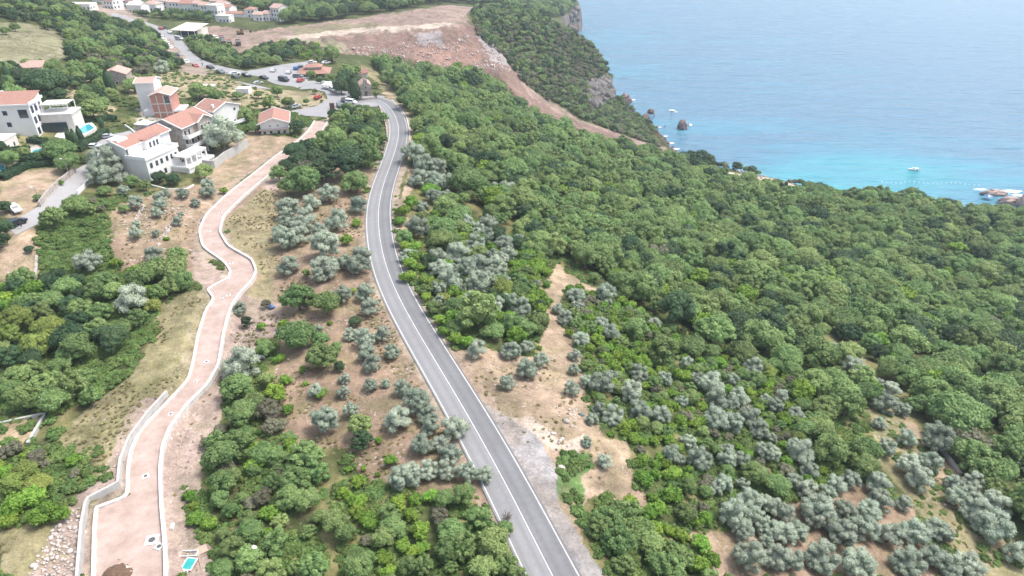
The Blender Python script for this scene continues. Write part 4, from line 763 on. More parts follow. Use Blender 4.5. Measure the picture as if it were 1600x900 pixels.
def gsc(lst, which, smin, smax, thr):
    for wi, (s, sp) in enumerate(lst):
        rng = np.random.default_rng(300+wi+which*50); P = world_poly(s, 3); x, y = fill(P, sp, rng); D = rng.uniform(smin, smax, len(x)); ok = allowed_g(x, y) & (fbm(x, y, 6, 90+which, 2) > thr+(.0 if sp > 1.5 or which == 0 else 0))
        if which == 0 and wi < 2:
            for q in BARE: ok &= ~inpoly(q, x, y)
            D = D*1.15
        x, y, D = x[ok], y[ok], D[ok]; gp[which].append(np.c_[x, y, Hq(x, y)+.05*D, D])
BARE = [P for (c, r, t, P) in ZW if c in (TAN, RED, PINK, GREY, PALE, DRY)]
PVG = [world_poly(CARPARK, 3), world_poly(STREET, 3), world_poly('86,216 92,200 112,190 142,189 152,203 134,217 110,223', 3)]
def allowed_g(x, y):
    ok = np.ones(x.shape, bool)
    for c, h in ((rc, rc[:, 0]*0+4.3), (nc, nhw+.9), (vc, vc[:, 0]*0+5.5)):
        for i in range(len(c)): ok &= np.hypot(x-c[i, 0], y-c[i, 1]) > h[i]
    for q in PVG: ok &= ~inpoly(q, x, y)
    return ok
gsc(WEED, 0, .8, 2.3, -.42)
DRYZ = [('255,460 325,460 310,525 295,600 215,640 165,740 90,690 200,590 235,540', 1.2), ('405,300 440,290 580,290 575,400 700,640 770,780 640,765 420,690 360,520 440,480 400,420 350,345', 1.3), ('700,550 850,560 905,560 985,690 1015,790 900,800 775,655', 1.8),
        ('190,118 420,142 500,175 300,150 200,150', 3.0), ('0,36 110,74 70,112 0,112', 3.5), ('1300,530 1410,660 1540,800 1610,890 1530,900 1440,810 1350,610', 2.0), ('0,820 100,800 40,905 0,905', 1.2), ('168,345 325,285 300,440 200,425', 2.2), ('265,620 150,745 60,900 130,905 195,740', 3.5), ('265,905 268,672 440,475 350,640 330,905', 3.0), ('900,850 1120,870 1100,830 915,790', 2)]
gsc(DRYZ, 1, .35, 1.1, -.1)
P = [np.vstack(q) for q in gp]
for p in P: px_, py_, t_ = project(p[:, 0], p[:, 1], p[:, 2])
def src_obj(nm, me, x, y, lab, cat):
    o = link(bpy.data.objects.new(nm, me)); o.location = (x, y, float(Hq(x, y))); o.scale = (1.6,)*3; return tag(o, lab, cat)
ws = [src_obj('bramble_clump', weed[0], *P[0][5][:2], 'low bramble clump in the green field beside the grey side street', 'bramble'), src_obj('bramble_clump', weed[1], *P[0][900][:2], 'low bramble clump among the villa gardens', 'bramble')]
ts = [src_obj('dry_grass_tuft', tuft[0], *P[1][5][:2], 'dry grass tuft on the verge left of the pink road', 'grass tuft'), src_obj('dry_grass_tuft', tuft[1], *P[1][900][:2], 'dry grass tuft on the bare soil between the roads', 'grass tuft')]
for nm, p, s_ in (('brambles', P[0], ws), ('dry_grass', P[1], ts)):
    n = len(p); scatter(nm, p[:, :3], RNG.uniform(0, 6.28, n), np.c_[p[:, 3], p[:, 3], p[:, 3]*.8], RNG.integers(0, 2, n), s_); print(nm, n)
# ------------------------------------------------------------------ building kit
class MB:
    def __init__(s): s.V = []; s.F = []
    def add(s, v, f): o = len(s.V); s.V += [tuple(map(float, q)) for q in v]; s.F += [tuple(i+o for i in q) for q in f]; return s
    def box(s, x0, x1, y0, y1, z0, z1):
        return s.add([(x0, y0, z0), (x1, y0, z0), (x1, y1, z0), (x0, y1, z0), (x0, y0, z1), (x1, y0, z1), (x1, y1, z1), (x0, y1, z1)], [(3, 2, 1, 0), (4, 5, 6, 7), (0, 1, 5, 4), (1, 2, 6, 5), (2, 3, 7, 6), (3, 0, 4, 7)])
    def prism(s, poly, z0, z1):
        n = len(poly); return s.add([(p[0], p[1], z0) for p in poly]+[(p[0], p[1], z1) for p in poly], [tuple(range(n))[::-1], tuple(range(n, 2*n))]+[(i, (i+1) % n, n+(i+1) % n, n+i) for i in range(n)])
    def ext(s, prof, a0, a1, ax):   # profile (u,z) extruded along axis ax
        f = (lambda u, z, a: (a, u, z)) if ax == 'x' else (lambda u, z, a: (u, a, z)); n = len(prof)
        return s.add([f(u, z, a0) for u, z in prof]+[f(u, z, a1) for u, z in prof], [tuple(range(n))[::-1], tuple(range(n, 2*n))]+[(i, (i+1) % n, n+(i+1) % n, n+i) for i in range(n)])
    def cyl(s, x, y, z0, z1, r0, r1=None, n=10):
        r1 = r0 if r1 is None else r1; P = [(math.cos(6.2832*k/n), math.sin(6.2832*k/n)) for k in range(n)]
        return s.add([(x+r0*a, y+r0*b_, z0) for a, b_ in P]+[(x+r1*a, y+r1*b_, z1) for a, b_ in P], [tuple(range(n))[::-1], tuple(range(n, 2*n))]+[(i, (i+1) % n, n+(i+1) % n, n+i) for i in range(n)])
    def bar(s, a, b_, r, n=6):
        v, f = tube([a, b_], [r, r], n); return s.add(v, f+[tuple(range(n))[::-1], tuple(range(n, 2*n))])
    def build(s, name, m, parent=None, bevel=0, recalc=True):
        me = bpy.data.meshes.new(name); me.from_pydata(s.V, [], s.F)
        bm = bmesh.new(); bm.from_mesh(me)
        if bevel:
            bmesh.ops.bevel(bm, geom=bm.edges[:], offset=bevel, segments=2, affect='EDGES', profile=.7)
        bmesh.ops.recalc_face_normals(bm, faces=bm.faces[:]); bm.to_mesh(me); bm.free(); me.materials.append(m); return link(bpy.data.objects.new(name, me), parent)
white = mat('white_render', (.74, .73, .715), .8, .09, .5, .05, streak=.7); offw = mat('cream_render', (.66, .62, .565), .85, .12, .6, streak=.7); trimw = mat('white_trim', (.82, .82, .81), .7, .04, 2)
def tile_mat(name, c0, c1):
    m, n, b, out = nodes(name); L = n.links.new; tc = N(n, 'ShaderNodeTexCoord'); wv = N(n, 'ShaderNodeTexWave', i_Scale=2.0, i_Distortion=1.0); wv.bands_direction = 'X'
    no = N(n, 'ShaderNodeTexNoise', i_Scale=1.4, i_Detail=6.0, i_Roughness=.7); L(tc.outputs['Object'], no.inputs[0]); L(tc.outputs['Object'], wv.inputs[0])
    ad = N(n, 'ShaderNodeMath', operation='MULTIPLY_ADD'); L(wv.outputs[1], ad.inputs[0]); ad.inputs[1].default_value = .22; L(no.outputs[0], ad.inputs[2])
    rr = N(n, 'ShaderNodeValToRGB'); e = rr.color_ramp.elements; e[0].position = .35; e[0].color = (*c0, 1); e[1].position = .8; e[1].color = (*c1, 1); L(ad.outputs[0], rr.inputs[0]); L(rr.outputs[0], b.inputs['Base Color']); b.inputs['Roughness'].default_value = .85
    bp = N(n, 'ShaderNodeBump', i_Strength=.4, i_Distance=.08); L(wv.outputs[1], bp.inputs['Height']); L(bp.outputs[0], b.inputs['Normal']); return m
tile = tile_mat('roof_tiles', (.27, .13, .10), (.40, .225, .175)); tile2 = tile_mat('roof_tiles_faded', (.36, .22, .18), (.52, .37, .31)); tile3 = tile_mat('roof_tiles_dark', (.22, .09, .08), (.32, .15, .13))
def stone_mat(name, c0, c1, sc=1.6):
    m, n, b, out = nodes(name); L = n.links.new; tc = N(n, 'ShaderNodeTexCoord'); vo = N(n, 'ShaderNodeTexVoronoi', i_Scale=sc); L(tc.outputs['Object'], vo.inputs['Vector']); no = N(n, 'ShaderNodeTexNoise', i_Scale=sc*2.0, i_Detail=5.0); L(tc.outputs['Object'], no.inputs[0])
    se = N(n, 'ShaderNodeSeparateColor'); L(vo.outputs['Color'], se.inputs[0]); ad = N(n, 'ShaderNodeMath', operation='MULTIPLY_ADD'); L(se.outputs[0], ad.inputs[0]); ad.inputs[1].default_value = .6; L(no.outputs[0], ad.inputs[2])
    rr = N(n, 'ShaderNodeValToRGB'); e = rr.color_ramp.elements; e[0].position = .3; e[0].color = (*c0, 1); e[1].position = 1; e[1].color = (*c1, 1); L(ad.outputs[0], rr.inputs[0]); L(rr.outputs[0], b.inputs['Base Color']); b.inputs['Roughness'].default_value = .92; return m
stone = stone_mat('stone_masonry', (.19, .165, .15), (.42, .37, .33)); brick = stone_mat('raw_brick', (.36, .15, .115), (.48, .24, .19), 4); rockm = stone_mat('sea_rock', (.09, .065, .06), (.25, .165, .145), .5); rubm = stone_mat('rubble_stone', (.30, .25, .225), (.52, .46, .42), .4); pinkrock = stone_mat('pink_shore_rock', (.30, .20, .17), (.50, .38, .33), .5)
glass = mat('window_glass', (.035, .05, .06), .12, .1, 1, spec=.6); navy = mat('navy_shutters', (.035, .06, .16), .6, .1, 2); shut = mat('green_shutters', (.10, .14, .13), .6, .1, 2); poolm = mat('pool_water', (.05, .36, .44), .08, .12, .4, spec=.6); metal = mat('grey_metal', (.35, .36, .37), .45, .1, 3, metallic=.6)
cream = mat('cream_awning', (.70, .66, .56), .75, .06, 1); dirtp = mat('dark_earth', (.15, .095, .065), .95, .35, 2.5, .8)
def place(px, py): x, y, z, t = cast(px, py); return float(x[0]), float(y[0]), float(z[0]), float(t[0])
def win(p, face, u, z, w_, h, L1, L2, frm=None, arch=False, x=None):
    frm = frm or trimw; prof = [(-w_/2, 0), (w_/2, 0), (w_/2, h)]+([(w_/2*math.cos(a), h+w_/2*math.sin(a)) for a in np.linspace(.3, 2.84, 7)] if arch else [])+[(-w_/2, h)]
    inn = [(a*.80, z_*.9+.05*h) for a, z_ in prof]
    if face == 'S': f1 = MB().ext([(a-u, b_+z) for a, b_ in prof], -.07, .02, 'y'); f2 = MB().ext([(a-u, b_+z) for a, b_ in inn], -.10, -.072, 'y')
    else:
        x = 0 if x is None else x; f1 = MB().ext([(a+u, b_+z) for a, b_ in prof], x-.02, x+.07, 'x'); f2 = MB().ext([(a+u, b_+z) for a, b_ in inn], x+.072, x+.10, 'x')
    o = f1.build('window', frm, p); f2.build('pane', glass, o); return o
def roof_part(p, kind, x0, x1, y0, y1, h, rh, m, ov=.5, th=.22, edge=None):
    b_ = MB()
    if kind == 'gy':
        xm = (x0+x1)/2; k = rh/(xm-x0); b_.ext([(x0-ov, h-ov*k), (xm, h+rh), (x1+ov, h-ov*k), (x1+ov, h-ov*k+th), (xm, h+rh+th), (x0-ov, h-ov*k+th)], y0-ov, y1+ov, 'y')
    elif kind == 'gx':
        ym = (y0+y1)/2; k = rh/(ym-y0); b_.ext([(y0-ov, h-ov*k), (ym, h+rh), (y1+ov, h-ov*k), (y1+ov, h-ov*k+th), (ym, h+rh+th), (y0-ov, h-ov*k+th)], x0-ov, x1+ov, 'x')
    elif kind == 'my': b_.ext([(y0-ov, h-.1), (y1+ov, h+rh), (y1+ov, h+rh+th), (y0-ov, h-.1+th)], x0-ov, x1+ov, 'x')
    elif kind == 'hip':
        d = min(x1-x0, y1-y0)/2*.96; a = (x0+x1)/2; c = (y0+y1)/2
        r = [(x0+d, c), (x1-d, c)] if x1-x0 > y1-y0 else [(a, y0+d), (a, y1-d)]
        X0, X1, Y0, Y1 = x0-ov, x1+ov, y0-ov, y1+ov; v = [(X0, Y0, h), (X1, Y0, h), (X1, Y1, h), (X0, Y1, h), (*r[0], h+rh), (*r[1], h+rh)]
        f = [(0, 1, 5, 4), (1, 2, 5), (2, 3, 4, 5), (3, 0, 4), (3, 2, 1, 0)] if x1-x0 > y1-y0 else [(0, 1, 4), (1, 2, 5, 4), (2, 3, 5), (3, 0, 4, 5), (3, 2, 1, 0)]; b_.add(v, f)
    elif kind == 'flat': b_.box(x0-.15, x1+.15, y0-.15, y1+.15, h, h+.3)
    o = b_.build('roof', m, p)
    if kind in ('gy', 'gx') and edge:
        e = MB()
        if kind == 'gy':
            for yy in (y0-ov-.06, y1+ov): e.ext([(x0-ov-.1, h-ov*k-.05), (xm, h+rh-.05), (x1+ov+.1, h-ov*k-.05), (x1+ov+.1, h-ov*k+th+.06), (xm, h+rh+th+.06), (x0-ov-.1, h-ov*k+th+.06)], yy, yy+.06+.18, 'y')
            e.box(x1+ov, x1+ov+.12, y0-ov, y1+ov, h-ov*k-.05, h-ov*k+th-.03)
        else:
            for xx in (x0-ov-.06, x1+ov-.18): e.ext([(y0-ov-.1, h-ov*k-.05), (ym, h+rh-.05), (y1+ov+.1, h-ov*k-.05), (y1+ov+.1, h-ov*k+th+.06), (ym, h+rh+th+.06), (y0-ov-.1, h-ov*k+th+.06)], xx, xx+.24, 'x')
            e.box(x0-ov, x1+ov, y0-ov-.12, y0-ov, h-ov*k-.05, h-ov*k+th-.03)
        e.build('roof_edge', edge, o)
    return o
def walls(p, x0, x1, y0, y1, h, m, gable=None, rh=0, base=-4, name='wall'):
    b_ = MB()
    if gable == 'gy': b_.ext([(x0, base), (x1, base), (x1, h), ((x0+x1)/2, h+rh), (x0, h)], y0, y1, 'y')
    elif gable == 'gx': b_.ext([(y0, base), (y1, base), (y1, h), ((y0+y1)/2, h+rh), (y0, h)], x0, x1, 'x')
    elif gable == 'my': b_.ext([(y0, base), (y1, base), (y1, h+rh), (y0, h)], x0, x1, 'x')
    else: b_.box(x0, x1, y0, y1, base, h)
    return b_.build(name, m, p)
def balcony(p, x0, x1, y0, y1, z, m=None, rail=1.0):
    m = m or white; o = MB().box(x0, x1, y0, y1, z-.25, z).build('balcony', m, p); r = MB()
    r.box(x1-.15, x1+.003, y0-.003, y1+.003, z, z+rail); r.box(x0, x1-.15, y0-.003, y0+.15, z, z+rail); r.box(x0, x1-.15, y1-.15, y1+.003, z, z+rail); r.build('railing', trimw, o); return o
def ground_at(px, py, dz=0): x, y, z, t = place(px, py); return (x, y, z+dz)
# -- A: tall white villa with navy shutters
A = empty('villa', ground_at(61, 214), R(9), 'tall white three storey villa with navy shutters and red roof at left', 'villa')
walls(A, -11, 0, 0, 9, 10.3, white, 'gx' if 0 else 'my', 1.6); roof_part(A, 'my', -11, 0, 0, 9, 10.4, 1.9, tile, .35)
MB().box(-11.4, .4, -.45, -.2, 10.1, 10.55).box(.36, .5, -.4, 9.4, 10.2, 11.0).build('cornice', trimw, A)
for u, z, a, b_ in ((2.2, 6.2, 2.6, 2.6), (7.3, 7.2, 1.3, 1.4), (7.2, 3.6, 1.3, 1.4)): win(A, 'S', u, z, a, b_, 12.5, 9, navy)
for u in (1.6, 4.2):
    for z in (.6, 4.0, 7.3): win(A, 'E', u, z, 1.5, 2.1, 12.5, 9, navy)
win(A, 'E', 7, 7.3, 1.3, 2.1, 12.5, 9, navy)
MB().box(-11.02, -4, -.05, 0, -4, 1.5).build('plinth', offw, A)
ann = walls(A, 0, 9.5, 4.5, 12, 5.6, offw, name='side_wing'); MB().box(.1, 7.4, 4.1, 4.45, 0, 3.2).build('loggia_opening', glass, ann); MB().box(.01, 9.8, 4.2, 12.3, 5.6, 5.95).build('terrace_floor', white, ann)
rr_ = MB(); 
for k in range(9): rr_.box(.3+k*.95, .42+k*.95, 6.2, 12.2, 8.3, 8.5)
for q in ((.4, 6.4), (8.2, 6.4), (8.2, 12), (.4, 12)): rr_.box(q[0], q[0]+.2, q[1]-.1, q[1]+.1, 5.9, 8.3)
rr_.box(.2, 8.6, 6.15, 6.35, 8.1, 8.3).box(.2, 8.6, 12.05, 12.25, 8.1, 8.3); pg = rr_.build('pergola', trimw, A); MB().box(.2, 8.4, 6.1, 12.2, 8.502, 8.56).build('pergola_shade', cream, pg)
# -- B: big white stepped villa
B = empty('villa', ground_at(236, 283), R(-16), 'large white stepped villa with terraces, arcade and small red roof', 'villa')
walls(B, -7, 0, 0, 13.5, 6.2, white, base=-5); walls(B, -15, -6.9, .6, 19, 9.2, white, 'gy', 1.4, base=-5, name='upper_wall'); roof_part(B, 'gy', -15, -6.9, .6, 19, 9.2, 1.5, tile, .45, edge=trimw)
balcony(B, -6.9, .3, -.3, 13.8, 6.46, white, .9); MB().box(-13.6, -9.5, 1.2, 5.2, 10.2, 11.0).build('roof_box', trimw, B)
for y0 in (7.5,): d = walls(B, -6.9, -5.6, y0, y0+6, 9.6, white, 'my', 0, 6.2, 'dormer_wall'); roof_part(B, 'my', -7.2, -5.6, y0, y0+6, 9.6, .25, tile, .3)
for u, k in ((1.7, 0), (4.0, 1), (6.0, 1), (8.3, 1), (10.3, 1), (12.2, 1)): win(B, 'E', u, 3.5, 1.0, 1.5, 7, 13, shut); 
for u in (4.4, 6.6): win(B, 'E', u, .3, 1.0, 1.5, 7, 13, shut)
for u in (1, 9.0, 10.6, 12): win(B, 'E', u, 6.8, 1.1, 1.9, 7, 13, trimw, x=-5.6 if 7.5 < u < 13.5 else -6.9)
for u, z in ((9, 4.6), (10.4, 4.6), (9, 1.2), (12, 7)): win(B, 'S', u, z, .8, 1.3, 7, 13, shut)
MB().box(0, 6.2, 9.2, 21, -4, 1.0).build('terrace_wall', white, B); balcony(B, -.003, 6.4, 9.0, 21.2, 1.2, white, .5)
lg = MB().box(.003, 4.6, 10.4, 20.5, 3.95, 4.3).build('arcade_roof', white, B); pc = MB()
for y0 in (10.6, 13.0, 15.4, 17.8, 20.0): pc.box(4.1, 4.5, y0, y0+.4, 1.21, 3.95)
pc.box(4.2, 4.45, 10.6, 20.4, 3.45, 3.9); pc.build('arcade_column', white, lg)
win(B, 'E', 14.3, .2, 1.6, 1.2, 7, 13, trimw, True, x=6.2-6.1); win(B, 'E', 11, -3.0, 1.5, 1.3, 7, 13, trimw, True, x=6.2); win(B, 'E', 14, -3.0, 1.5, 1.3, 7, 13, trimw, True, x=6.2)
walls(B, -22, -15, 2, 10, 1.2, white, base=-5, name='annex_wall'); MB().box(-22.2, -15.002, 1.8, 10.2, 1.2, 1.4).build('annex_roof', offw, B)
for u in (16.5, 18.4): win(B, 'S', u, -1.2, .9, 1.3, 7, 13, shut)
# -- C: stone house with white balconies
C_ = empty('stone_house', ground_at(293, 243), R(-15), 'grey stone house with long white balconies, arched doors and red roof', 'house')
walls(C_, -12, 0, 0, 14.5, 9.0, stone, 'gy', 2.4, base=-5); roof_part(C_, 'gy', -12, 0, 0, 14.5, 9.0, 2.4, tile, .5, edge=trimw)
d = MB().ext([(6.8, 5.7), (13.2, 5.7), (13.2, 9.2), (10, 10.6), (6.8, 9.2)], .01, 1.0, 'x').build('dormer_wall', stone, C_); roof_part(C_, 'gx', -5, 1.1, 6.8, 13.2, 9.2, 1.5, tile, .4, edge=trimw)
balcony(C_, .003, 2.2, -.1, 14.6, 5.7, white); balcony(C_, .003, 2.8, .4, 15.2, 2.7, white)
for u in (1.3, 3.2, 8.4, 10.2, 12.0): win(C_, 'E', u, 5.9, 1.2, 2.0, 12, 14, trimw, x=1.0 if 6.8 < u < 13.2 else 0)
for u in (1.2, 4.0, 6.8, 9.6, 12.8): win(C_, 'E', u, 2.9, 1.4, 2.1, 12, 14, trimw)
for u in (2.5, 7.5, 12.2): win(C_, 'E', u, -.6, 1.9, 1.5, 12, 14, trimw, True)
win(C_, 'S', 9, 3, .9, 1.3, 12, 14, trimw); MB().box(2.2, 2.7, .6, 1.0, -4, 2.4).box(2.2, 2.7, 7, 7.4, -4, 2.4).box(2.2, 2.7, 14.4, 14.8, -4, 2.4).build('balcony_column', white, C_)
# -- D, F
D_ = empty('gabled_house', ground_at(339, 202), R(-28), 'white two storey house with bright red roof behind the stone house', 'house')
walls(D_, -9.5, 0, 0, 11.5, 6.3, white, 'gx', 2.0); roof_part(D_, 'gx', -9.5, 0, 0, 11.5, 6.3, 2.0, tile, .5, edge=trimw)
MB().box(-2.2, -1.5, 1.4, 2.1, 6.2, 8.2).build('chimney', trimw, D_)
for u in (2.5, 5, 7.6): win(D_, 'S', u, 3.4, .9, 1.6, 9, 11, navy)
for u, z, a in ((3, 1.3, .9), (4.8, 1.6, 1.0), (8.5, .4, 1.1), (10, .6, 1.1), (9.3, 4.6, 1.0)): win(D_, 'E', u, z, a, 1.1, 9, 11, trimw)
balcony(D_, .003, 2.2, 5.5, 11.4, .6, white)
F_ = empty('gabled_house', ground_at(452, 210), R(15), 'low white house with broad salmon gable roof between two round trees', 'house')
walls(F_, -9.4, 0, 0, 13, 4.6, white, 'gy', 1.6); roof_part(F_, 'gy', -9.4, 0, 0, 13, 4.6, 1.7, tile, .8, edge=trimw)
MB().box(-9.9, .5, -1.4, -.003, 2.3, 2.55).build('porch_roof', mat('porch_boards', (.30, .26, .25), .8), F_)
for u in (1.4, 3.4, 6.0, 8.2): win(F_, 'S', u, .3, 1.1, 1.5, 9, 13, trimw)
for u in (3.4, 6.0): win(F_, 'S', u, 3.3, .7, .5, 9, 13, trimw)
# -- E: house under construction
E_ = empty('unfinished_house', ground_at(274, 187), R(8), 'unfinished red brick house with bare concrete frame beside a white tower', 'house')
walls(E_, -7.0, 0, 0, 9, 8.8, brick, 'gy', 1.0); roof_part(E_, 'gy', -7, 0, 0, 9, 8.8, 1.1, tile2, .4, edge=trimw); fr = MB()
for x_ in (-7.05, -4.8, -2.4, -.3): fr.box(x_, x_+.35, -.12, -.003, -2, 8.8)
for z_ in (2.6, 5.7): fr.box(-7.1, .08, -.14, -.004, z_, z_+.35)
fr.build('concrete_frame', conc2, E_); MB().box(-2.0, -.35, -.02, .0, 6.1, 8.4).build('opening', glass, E_); balcony(E_, .003, 3.2, 0, 8, 3.0, white, .4)
tw = walls(E_, -12.5, -6.2, 5, 13, 12.2, white, 'gx', 1.0, name='tower_wall'); roof_part(E_, 'gx', -12.5, -6.2, 5, 13, 12.2, 1.1, tile2, .35, edge=trimw)
MB().box(-10.5, -7.1, 1, 5, -3, 3.2).build('side_wall', white, E_)
# -- church, restaurants, kiosks
CH = empty('church', ground_at(581, 150), R(16), 'small grey stone church with bell gable standing above the road bend', 'church')
walls(CH, -4.6, 0, 0, 8, 4.6, stone, 'gy', 1.7); roof_part(CH, 'gy', -4.6, 0, .3, 8, 4.6, 1.7, tile2, .25)
bt = MB().box(-3.1, -1.5, 0, .5, 6.0, 7.0).box(-3.1, -2.75, 0, .5, 7, 8.2).box(-1.85, -1.5, 0, .5, 7, 8.2).ext([(-3.3, 8.2), (-1.3, 8.2), (-2.3, 9.0)], -.05, .55, 'y').build('bell_gable', stone, CH); MB().cyl(-2.3, .25, 7.25, 7.9, .32, .12, 10).build('bell', metal, bt)
MB().box(-2.8, -1.8, -.06, 0, 0, 2.2).build('door', mat('brown_door', (.12, .08, .06), .7), CH); win(CH, 'S', 2.3, 3.4, .7, .7, 4, 8, stone); 
for u in (2.5, 5.5): win(CH, 'E', u, 2, .7, 1.2, 4, 8, stone)
q = np.array([cast(a, b_)[0:2] for a, b_ in ((562, 157), (572, 157), (585, 155), (592, 149))])[:, :, 0]; q = resample(q, 1.0); zq = Hq(q[:, 0], q[:, 1]); wall('churchyard_wall', q, zq-1, zq+1.1, .5, stone, 'low stone wall in front of the small church')
RS = empty('restaurant', ground_at(512, 124), R(8), 'restaurant pavilion with two tiered red tile roof beside the car park', 'restaurant')
walls(RS, -13, 0, 0, 11, 3.0, mat('brown_timber', (.13, .08, .06), .8)); roof_part(RS, 'hip', -14, 1, -1, 12, 3.0, 2.4, tile, .4); walls(RS, -9.5, -3.5, 3, 8, 5.4, offw, base=3.5, name='upper_wall'); roof_part(RS, 'hip', -10.5, -2.5, 2.2, 8.8, 5.4, 1.3, tile, .2); MB().box(-6.8, -6.2, 5, 5.6, 6, 8).build('chimney', offw, RS)
for u in (2, 5, 8, 11): win(RS, 'S', u, .6, 1.8, 1.6, 13, 11, trimw)
R2 = empty('long_building', ground_at(575, 121), R(38), 'long low building with dark red roof behind the church trees', 'building')
walls(R2, -14, 0, 0, 6.5, 2.6, offw, 'gx', 1.2); roof_part(R2, 'gx', -14, 0, 0, 6.5, 2.6, 1.3, tile3, .5)
for k in range(3): win(R2, 'S', 2+k*4, .6, 1.2, 1.2, 14, 6, trimw)
AW = empty('terrace_canopy', ground_at(538, 144), R(-8), 'white canopy over the cafe terrace next to the church trees', 'canopy')
MB().ext([(0, 2.7), (4.5, 3.1), (4.5, 3.25), (0, 2.85)], -10, 0, 'x').build('canopy_sheet', trimw, AW); pp = MB()
for x_ in (-9.8, -5, -.3):
    for y_ in (.2, 4.2): pp.box(x_, x_+.12, y_, y_+.12, -1, 2.8)
pp.build('post', metal, AW)
CF = empty('market_building', ground_at(306, 59), R(-14), 'shop with two cream sloping canopy roofs beside the far road', 'shop')
walls(CF, -15, -1, 4, 14, 4.0, offw); ro = roof_part(CF, 'my', -16, 0, 0, 7.5, 3.8, .9, cream, .4); roof_part(CF, 'my', -16.5, -1.5, 8, 15.5, 4.6, .9, cream, .4); pp = MB()
for x_ in (-15.5, -10, -5, -.5): pp.box(x_, x_+.25, .2, .45, -2, 3.8)
pp.build('post', trimw, CF); MB().box(-14, -2, 3.9, 3.98, .3, 3.2).build('shop_front', glass, CF)
# -- more houses: px, py (near right base corner), rz, L1, L2, h, roof, rh, wall, roof material, label
MORE = [(201, 134, 14, 9, 9, 4.5, 'gy', 1.8, stone, tile2, 'stone cottage with faded red roof among trees above the villas'),
 (70, 122, 10, 8, 8, 4, 'gx', 1.6, offw, tile2, 'house with faded red roof half hidden by dark trees at upper left'),
 (2, 176, 8, 8, 8, 5, 'flat', 0, white, offw, 'white flat roofed building cut by the left edge above the hedges'),
 (12, 238, 6, 9, 7, 3.4, 'flat', 0, offw, offw, 'low grey roofed building at the left edge below the tall villa'),
 (389, 148, 0, 5, 4, 2.2, 'flat', 0, white, white, 'small white shed in the field below the car park'),
 (332, 140, -5, 6, 3, 1.2, 'flat', 0, white, white, 'low white slab hut in the dry field below the road'),
 (234, 209, -12, 5, 4, 2.8, 'flat', 0, stone, trimw, 'tiny stone outbuilding with white flat roof left of stone house')]
V_ = [(142, 16, 0, 17, 9, 3.4, 'flat', 0, 'w', 'long low white flat roofed hall at far upper left'), (178, 15, -20, 9, 9, 5.5, 'gx', 1.8, 'r', 'white villa with red roof, left one of the far left trio'), (193, 13, -20, 9, 9, 6, 'gx', 1.8, 'r', 'white villa with red roof, middle one of the far left trio'), (208, 15, -20, 9, 9, 5.5, 'gx', 1.8, 'r', 'white villa with red roof, right one of the far left trio'),
 (222, 21, -15, 11, 8, 5, 'gx', 1.6, 'w', 'pale blue grey block right of the far red roofed trio'), (245, 18, -10, 11, 9, 4.5, 'hip', 2, 'f', 'pale house with faded pink roof in the far village, first from left'), (262, 15, -12, 10, 9, 6, 'gx', 1.6, 'w', 'tall pale house with grey white roof in the far village'), (281, 17, -10, 10, 9, 5.5, 'gx', 1.8, 'f', 'pale house with pink roof behind the far grove'),
 (299, 18, -10, 10, 9, 5, 'gx', 1.8, 'r', 'house with red roof near the middle of the far village'), (312, 19, -18, 7, 8, 5.5, 'gx', 1.6, 'f', 'narrow pale house at the centre of the far village'), (325, 22, -18, 7, 8, 5.5, 'gx', 1.6, 'f', 'narrow pink roofed house stepped below its neighbour in far village'),
 (342, 29, -18, 9, 8, 8, 'flat', 0, 'w', 'tall white block above the dirt lot in the far village'), (352, 22, -18, 7, 8, 6.5, 'gx', 1.6, 'f', 'pink roofed house behind the tall white block'), (360, 24, -18, 6, 8, 5, 'gx', 1.6, 'r', 'small red roofed house right of the tall white block'),
 (359, 36, -12, 10, 6, 4.2, 'flat', 0, 'w', 'low white block at the edge of the far dirt lot'), (383, 28, -5, 13, 6, 2.6, 'gx', 1.1, 'r', 'long low house with bright red roof in the far village'), (399, 28, 0, 7, 7, 5.4, 'hip', 1.6, 'r', 'square white house with red hipped roof at the village end'),
 (411, 33, -10, 7, 7, 4, 'gx', 1.4, 'f', 'small pale house with pink roof left of the tall gabled villa'), (421, 33, -25, 6, 7, 4.5, 'gx', 1.5, 'f', 'small pale house touching the tall gabled villa'), (438, 34, -30, 8, 9, 8.5, 'gx', 2, 'f', 'tall white gabled villa at the right end of far village'),
 (164, 5, 5, 8, 5, 3, 'gx', 1.2, 'f', 'tiny far house under the top edge at left'), (345, 12, -10, 8, 6, 4.5, 'gx', 1.5, 'f', 'far house showing above the village roofs')]
for v in V_:
    MORE.append((v[0], v[1], v[2], v[3], v[4], v[5], v[6], v[7], white, {'w': offw, 'r': tile, 'f': tile2}[v[8]], v[9]))
for px, py, rz_, L1, L2, h, rt, rh, wm, rm, lab in MORE:
    e = empty('hut' if h < 3 and 'hut' in lab else 'house', ground_at(px, py), R(rz_), lab, 'house'); walls(e, -L1, 0, 0, L2, h, wm, rt if rt in ('gx', 'gy') else None, rh); roof_part(e, rt, -L1, 0, 0, L2, h, rh, rm, .4)
    if h > 3:
        for fl in range(max(1, int(h/2.7))):
            for k in range(max(2, int(L1/2.6))): win(e, 'S', 1.3+k*2.5, .6+fl*2.7, 1.0, 1.3, L1, L2, trimw if wm != white else shut)
            for k in range(max(1, int(L2/3.2))): win(e, 'E', 1.5+k*3, .6+fl*2.7, 1.0, 1.3, L1, L2, trimw if wm != white else shut)
